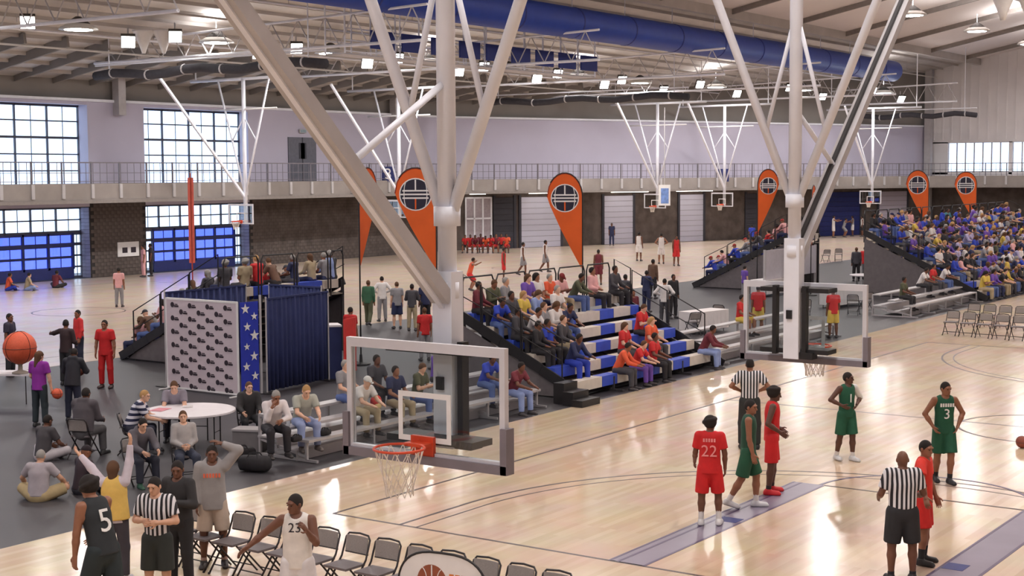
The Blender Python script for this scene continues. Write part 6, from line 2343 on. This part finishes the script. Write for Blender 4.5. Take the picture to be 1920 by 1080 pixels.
# bleacher behind the booth
for i in range(7):
    y = 11.95
    while y < 16.6:
        if y < 12.8 or RND.random() < 0.78:
            ps, tp, hr = RND.choice(KINDS)
            tc = RND.choice(['charcoal', 'black', 'grey', 'olive', 'brown', 'maroon', 'navy', 'pink', 'khaki', 'red'])
            on_row(BL4, i, -y, ps, tc, RND.choice(['black', 'denim', 'navy', 'charcoal']), RND.choice([0, 0, 1, 3]), hr, RND.choice(['black', 'brown', 'grey']) if hr != 'cap' else (60, 60, 66), tp,
                   where='spectator in %s behind the booth, ' + ROWN[i] + ' row', group='spectators on the bleacher behind the booth', jit=RND.uniform(-.3, .3))
        y += RND.uniform(0.58, 0.8)
# tall people on the top row behind the booth
for px, tc, bc, sk, hr, hc, lb in ((412, 'red', 'black', 3, 'short', 'fair', 'man in %s standing with his back turned above the booth'), (540, 'light blue', 'navy', 0, 'short', 'grey', 'man in %s standing sideways above the booth'), (588, 'black', 'black', 0, 'short', 'black', 'person in %s standing at the top right of the booth bleacher')):
    on_row(BL4, 6, px, 'sit', tc, bc, sk, hr, hc, 'long', where=lb.replace('standing', 'sitting'), group='people above the booth', h=1.85)

# people near the foot of the near mast
for px, py, z, ps, tp, bt, tc, bc, sk, lb in ((656, 573, 1.7, 'stand', 'tee', 'trousers', 'red', 'black', 1, 'person in %s standing beside the red panel'), (690, 522, 1.72, 'walk', 'long', 'trousers', 'green', 'olive', 1, 'person in %s walking left of the near mast'),
                                              (716, 516, 1.74, 'hips', 'long', 'trousers', 'white', 'grey', 3, 'person in %s standing second left of the near mast'), (744, 526, 1.72, 'stand', 'tee', 'shorts', 'grey', 'navy', 3, 'person in %s third left of the mast'),
                                              (772, 530, 1.7, 'cross', 'long', 'trousers', 'charcoal', 'khaki', 0, 'person in %s close to the near mast'), (797, 524, 1.74, 'stand', 'tee', 'trousers', 'navy', 'black', 0, 'person in %s right beside the near mast'),
                                              (796, 574, 1.62, 'stand', 'tee', 'trousers', 'red', 'grey', 1, 'person in %s before the navy-shirted one by the mast'), (622, 545, 1.6, 'stand', 'tee', 'trousers', 'white', 'khaki', 3, 'person in %s behind the navy counter')):
    q = at_z(px, py, z) * np.array([1, 1, 0])
    extra(ps, tp, bt, 'short', tc, bc, q, face(RND.choice([170, 150, -160, 200])), lb, sk, RND.choice(['black', 'brown']), z, 'people by the foot of the near mast')

# right: people on the rubber strip
for px, py, z, ps, tp, bt, tc, bc, sk, fa, lb in ((1422, 533, 1.72, 'stand', 'tee', 'shorts', 'red', 'yellow', 1, 170, 'player in %s standing left of the white mast'), (1563, 538, 1.7, 'stand', 'tee', 'shorts', 'red', 'yellow', 0, 190, 'player in %s seen through the right backboard'),
                                                  (1606, 462, 1.75, 'stand', 'long', 'trousers', 'charcoal', 'black', 0, 170, 'person in %s at the far edge of the rubber strip'), (1622, 460, 1.75, 'walk', 'tee', 'trousers', 'red', 'grey', 3, 160, 'man in %s at the far edge of the rubber strip'),
                                                  (1664, 466, 1.72, 'cross', 'tee', 'shorts', 'royal blue', 'khaki', 3, 200, 'man in %s right of the red-topped man'), (1683, 466, 1.72, 'stand', 'tee', 'trousers', 'royal blue', 'navy', 3, 180, 'second man in %s right of the red-topped man'),
                                                  (1648, 445, 1.74, 'stand', 'long', 'trousers', 'black', 'black', 0, 10, 'person in %s behind the two men in blue'), (1672, 443, 1.74, 'hips', 'long', 'trousers', 'charcoal', 'black', 0, 0, 'person in %s behind the second man in blue'),
                                                  (1468, 490, 1.3, 'stand', 'tee', 'trousers', 'red', 'black', 1, 30, 'child in %s before the grey cover panel'), (1396, 497, 1.5, 'stand', 'tee', 'trousers', 'purple', 'grey', 3, 120, 'person in %s beside the end of the far bleacher'),
                                                  (1700, 452, 1.7, 'stand', 'long', 'trousers', 'grey', 'khaki', 3, 170, 'person in %s left of the crowded right bleacher'), (1716, 448, 1.7, 'stand', 'tee', 'trousers', 'green', 'grey', 3, 190, 'second person in %s left of the crowded right bleacher'),
                                                  (1652, 500, 1.2, 'stand', 'tee', 'trousers', 'maroon', 'black', 0, 200, 'child in %s beside the round table at the right')):
    q = at_z(px, py, z) * np.array([1, 1, 0])
    extra(ps, tp, bt, 'short', tc, bc, q, face(fa), lb, sk, RND.choice(['black', 'brown']), z, 'people on the rubber strip')

# far courts: players and benches
FARP = [(980, 452, 1.85, 'walk', 'white', 'grey', 0, 90, 'far player in %s walking left of another in white'), (1022, 448, 1.85, 'walk', 'white', 'grey', 0, 80, 'far player in %s beside the feather flag'), (944, 463, 1.7, 'elbowless', 'red', 'red', 0, 90, 'far player in %s left of the white-clad players'),
        (1122, 466, 1.8, 'stand', 'maroon', 'maroon', 0, 180, 'far player in %s right of the feather flag'), (1198, 434, 1.85, 'stand', 'white', 'white', 0, 150, 'far player in %s below the screen, left one'), (1240, 436, 1.9, 'hips', 'white', 'white', 1, 180, 'far player in %s below the screen, right one'),
        (1268, 440, 1.85, 'stand', 'red', 'red', 0, 10, 'far player in %s right of the white pair'), (1563, 397, 1.9, 'reach', 'white', 'white', 1, 90, 'far player in %s with raised arms at the navy door'), (1582, 400, 1.8, 'defend', 'grey', 'grey', 1, 90, 'far player in %s crouching at the navy door'),
        (1599, 402, 1.8, 'cross', 'grey', 'white', 0, -90, 'far player in %s with folded arms at the navy door'), (1617, 404, 1.8, 'stand', 'white', 'black', 0, -90, 'far player in %s rightmost at the navy door'), (1676, 402, 1.8, 'reach', 'white', 'black', 1, 60, 'far player in %s reaching before the pale panel'), (1687, 398, 1.85, 'stand', 'white', 'black', 1, 0, 'far player in %s standing before the pale panel'),
        (1410, 420, 1.75, 'stand', 'royal blue', 'charcoal', 0, 180, 'man in %s standing left of the leaning flag'), (1147, 410, 1.75, 'stand', 'navy', 'navy', 0, 0, 'man in %s standing before the middle roll-up door'), (268, 450, 1.8, 'stand', 'pink', 'pink', 1, -60, 'person in %s standing by the notice board'), (282, 445, 1.85, 'stand', 'black', 'black', 0, -70, 'tall person in %s standing by the right window bay'),
        (222, 500, 1.7, 'stand', 'pink', 'grey', 1, 180, 'person in %s standing on the far court at the left'), (880, 476, 1.75, 'defend', 'orange', 'red', 1, 100, 'far player in %s crouching right of the near mast')]
for px, py, z, ps, tc, bc, sk, fa, lb in FARP:
    ps = 'stand' if ps == 'elbowless' else ps
    q = at_z(px, py, z) * np.array([1, 1, 0])
    while q[0] < XA + 1.2 or (q[1] > YB and (q[0] - XA) * nB.x + (q[1] - YB) * nB.y < 1.2):
        q = q + (CAM * np.array([1, 1, 0]) - q) * 0.02
    extra(ps, 'jersey' if 'player' in lb else 'tee', 'shorts' if 'player' in lb else 'trousers', 'short', tc, bc, q, face(fa), lb, sk, 'black', z, 'players and visitors on the far courts', res=0.024)


def far_bench(px0, px1, py, n, cols, label, gl):
    """players on a bench along the far court"""
    a, b = at_z(px0, py, 0), at_z(px1, py, 0)
    t = thing('player_bench', ((a[0] + b[0]) / 2, (a[1] + b[1]) / 2, 0), label, 'bench')
    MB().bar((a[0], a[1], 0.42), (b[0], b[1], 0.42), 0.34, 0.04).build('seat', M_alu, t, world=True)
    for k in range(4):
        q = a + (b - a) * (k + 0.3) / 3.6
        MB().bar((q[0], q[1], 0.0), (q[0], q[1], 0.4), 0.05, 0.05).build('leg', M_riser, t, world=True)
    dv = (b - a) / np.linalg.norm(b - a)
    nn = np.array([-dv[1], dv[0], 0])
    if nn @ FW > 0:
        nn = -nn
    for k in range(n):
        q = a + (b - a) * (k + 0.5) / n
        tc, bc = RND.choice(cols)
        ps = RND.choice(['sit', 'elbow', 'phone'])
        extra(ps, 'tee', 'shorts', 'short', tc, bc, (q[0], q[1], 0.44), look(nn[0], nn[1]), gl, RND.choice([0, 1, 2]), 'black', RND.uniform(1.65, 1.85), 'players on the far benches', seat=True, res=0.024)


far_bench(868, 955, 474, 9, [('red', 'red'), ('red', 'black'), ('orange', 'red'), ('maroon', 'red'), ('pink', 'red')], 'long player bench right of the near mast', 'seated player in %s on the bench right of the near mast')
far_bench(1118, 1200, 446, 8, [('black', 'black'), ('red', 'red'), ('charcoal', 'black'), ('navy', 'navy')], 'player bench before the middle roll-up doors', 'seated player in %s on the bench by the doors')
far_bench(1286, 1395, 440, 9, [('black', 'black'), ('pink', 'grey'), ('white', 'grey'), ('red', 'red'), ('charcoal', 'black')], 'player bench below the mid-hall backboard', 'seated player in %s on the bench under the backboard')
# people sitting on the far floor at the left
for px, py, tc, bc, sk, lb in ((14, 545, 'orange', 'royal blue', 1, 'person in %s on the floor at the left edge'), (50, 545, 'khaki', 'light blue', 3, 'person in %s sitting on the far floor, second left'), (104, 540, 'maroon', 'black', 0, 'person in %s reclining on the far floor before the blue doors')):
    q = at_z(px, py, 0)
    extra('floor', 'tee', 'trousers', 'short', tc, bc, (q[0], q[1], 0), face(RND.choice([160, 120, -40])), lb, sk, 'black', 1.75, 'people sitting on the far floor')

def held(o, pt, local):
    c_, s_ = math.cos(o.rotation_euler[2]), math.sin(o.rotation_euler[2])
    v = np.array(local) * o.scale[0]
    return np.array([o.location[0] + v[0] * c_ - v[1] * s_, o.location[1] + v[0] * s_ + v[1] * c_, o.location[2] + v[2]])


# ------------------------------------------------------------------ left edge group, larger in the photo
hero(200, 0, 727, dict(L=((-0.22, 0.02, -1), (-0.05, 0.12, -1)), R=((0.22, 0.02, -1), (0.05, 0.12, -1))), 'man in a full red tracksuit standing left of the logo backdrop', 'tee', 'trousers', 'short', ((196, 30, 34), (190, 28, 32), (60, 40, 40)), -8, 1.82, 1, res=0.017)
girl, gpt, q = hero(76, 0, 800, dict(L=((-0.2, 0.1, -1), (0.1, 0.7, -0.6)), R=((0.25, 0.05, -1), (0.1, 0.12, -1)), head=(-20, 6)), 'girl in magenta shirt standing with her back turned at the left table', 'tee', 'trousers', 'long', ((142, 44, 156), (44, 54, 60), (50, 50, 52)), 165, 1.72, 3, hairc='brown', res=0.017, eyes=False)
hero(126, 0, 722, dict(L=((-0.8, 0.35, -0.25), (-0.75, 0.6, -0.1)), R=((0.2, 0.1, -1), (-0.3, 0.8, -0.3)), head=(20, 5)), 'man in black and red jacket reaching left beside the red-shirted one', 'long', 'trousers', 'short', ((52, 34, 38), (36, 36, 40), (40, 38, 40)), 165, 1.78, 1, res=0.017, eyes=False)
hero(150, 0, 692, dict(L=((-0.2, 0.02, -1), (0.0, 0.3, -1)), R=((0.2, 0.02, -1), (0.0, 0.3, -1)), head=(20, 0)), 'boy in bright red shirt and navy trousers at the edge of the wooden floor', 'long', 'trousers', 'short', ((214, 52, 54), (44, 46, 66), (40, 38, 40)), -50, 1.74, 1, res=0.017, eyes=False)
hero(20, 0, 705, dict(L=((-0.2, 0.02, -1), (0.0, 0.3, -1)), head=(-10, 0)), 'man in navy shirt behind the giant orange ball', 'tee', 'trousers', 'short', ((50, 44, 64), (40, 40, 48), (40, 38, 40)), 80, 1.78, 0, res=0.017, eyes=False)
hood_, hpt, q = hero(138, 0, 790, dict(L=((-0.3, 0.35, -0.85), (0.2, 0.9, -0.1)), R=((0.3, 0.35, -0.85), (-0.2, 0.9, -0.1)), lean=(0, 0.2), head=(0, 20)), 'person in black hooded top holding a brown ball by the left table', 'hood', 'trousers', 'short', ((40, 40, 48), (42, 46, 66), (50, 50, 52)), 175, 1.70, 0, res=0.017, eyes=False)
sitter(466, 712, 1.28, dict(SIT, head=(10, 6)), 'boy in black hooded top sitting beside the star banner', 'hood', 'trousers', 'short', ((46, 44, 46), (40, 42, 46), (50, 50, 52)), 20, chair='folding chair under the boy beside the star banner', height=1.68, sk=3, hairc='brown', res=0.017)
# balls carried at the left
J = gpt['J']
basketball(held(girl, gpt, J['wrR'] + J['hdR'] * 0.09 + np.array([0.13, 0.02, -0.06])), 0.12, 'orange basketball held low by the girl in magenta')
J = hpt['J']
basketball(held(hood_, hpt, (J['wrR'] + J['wrL']) / 2 + J['hdR'] * 0.07), 0.12, 'brown basketball held by the person in black at the left table', M_ballb)
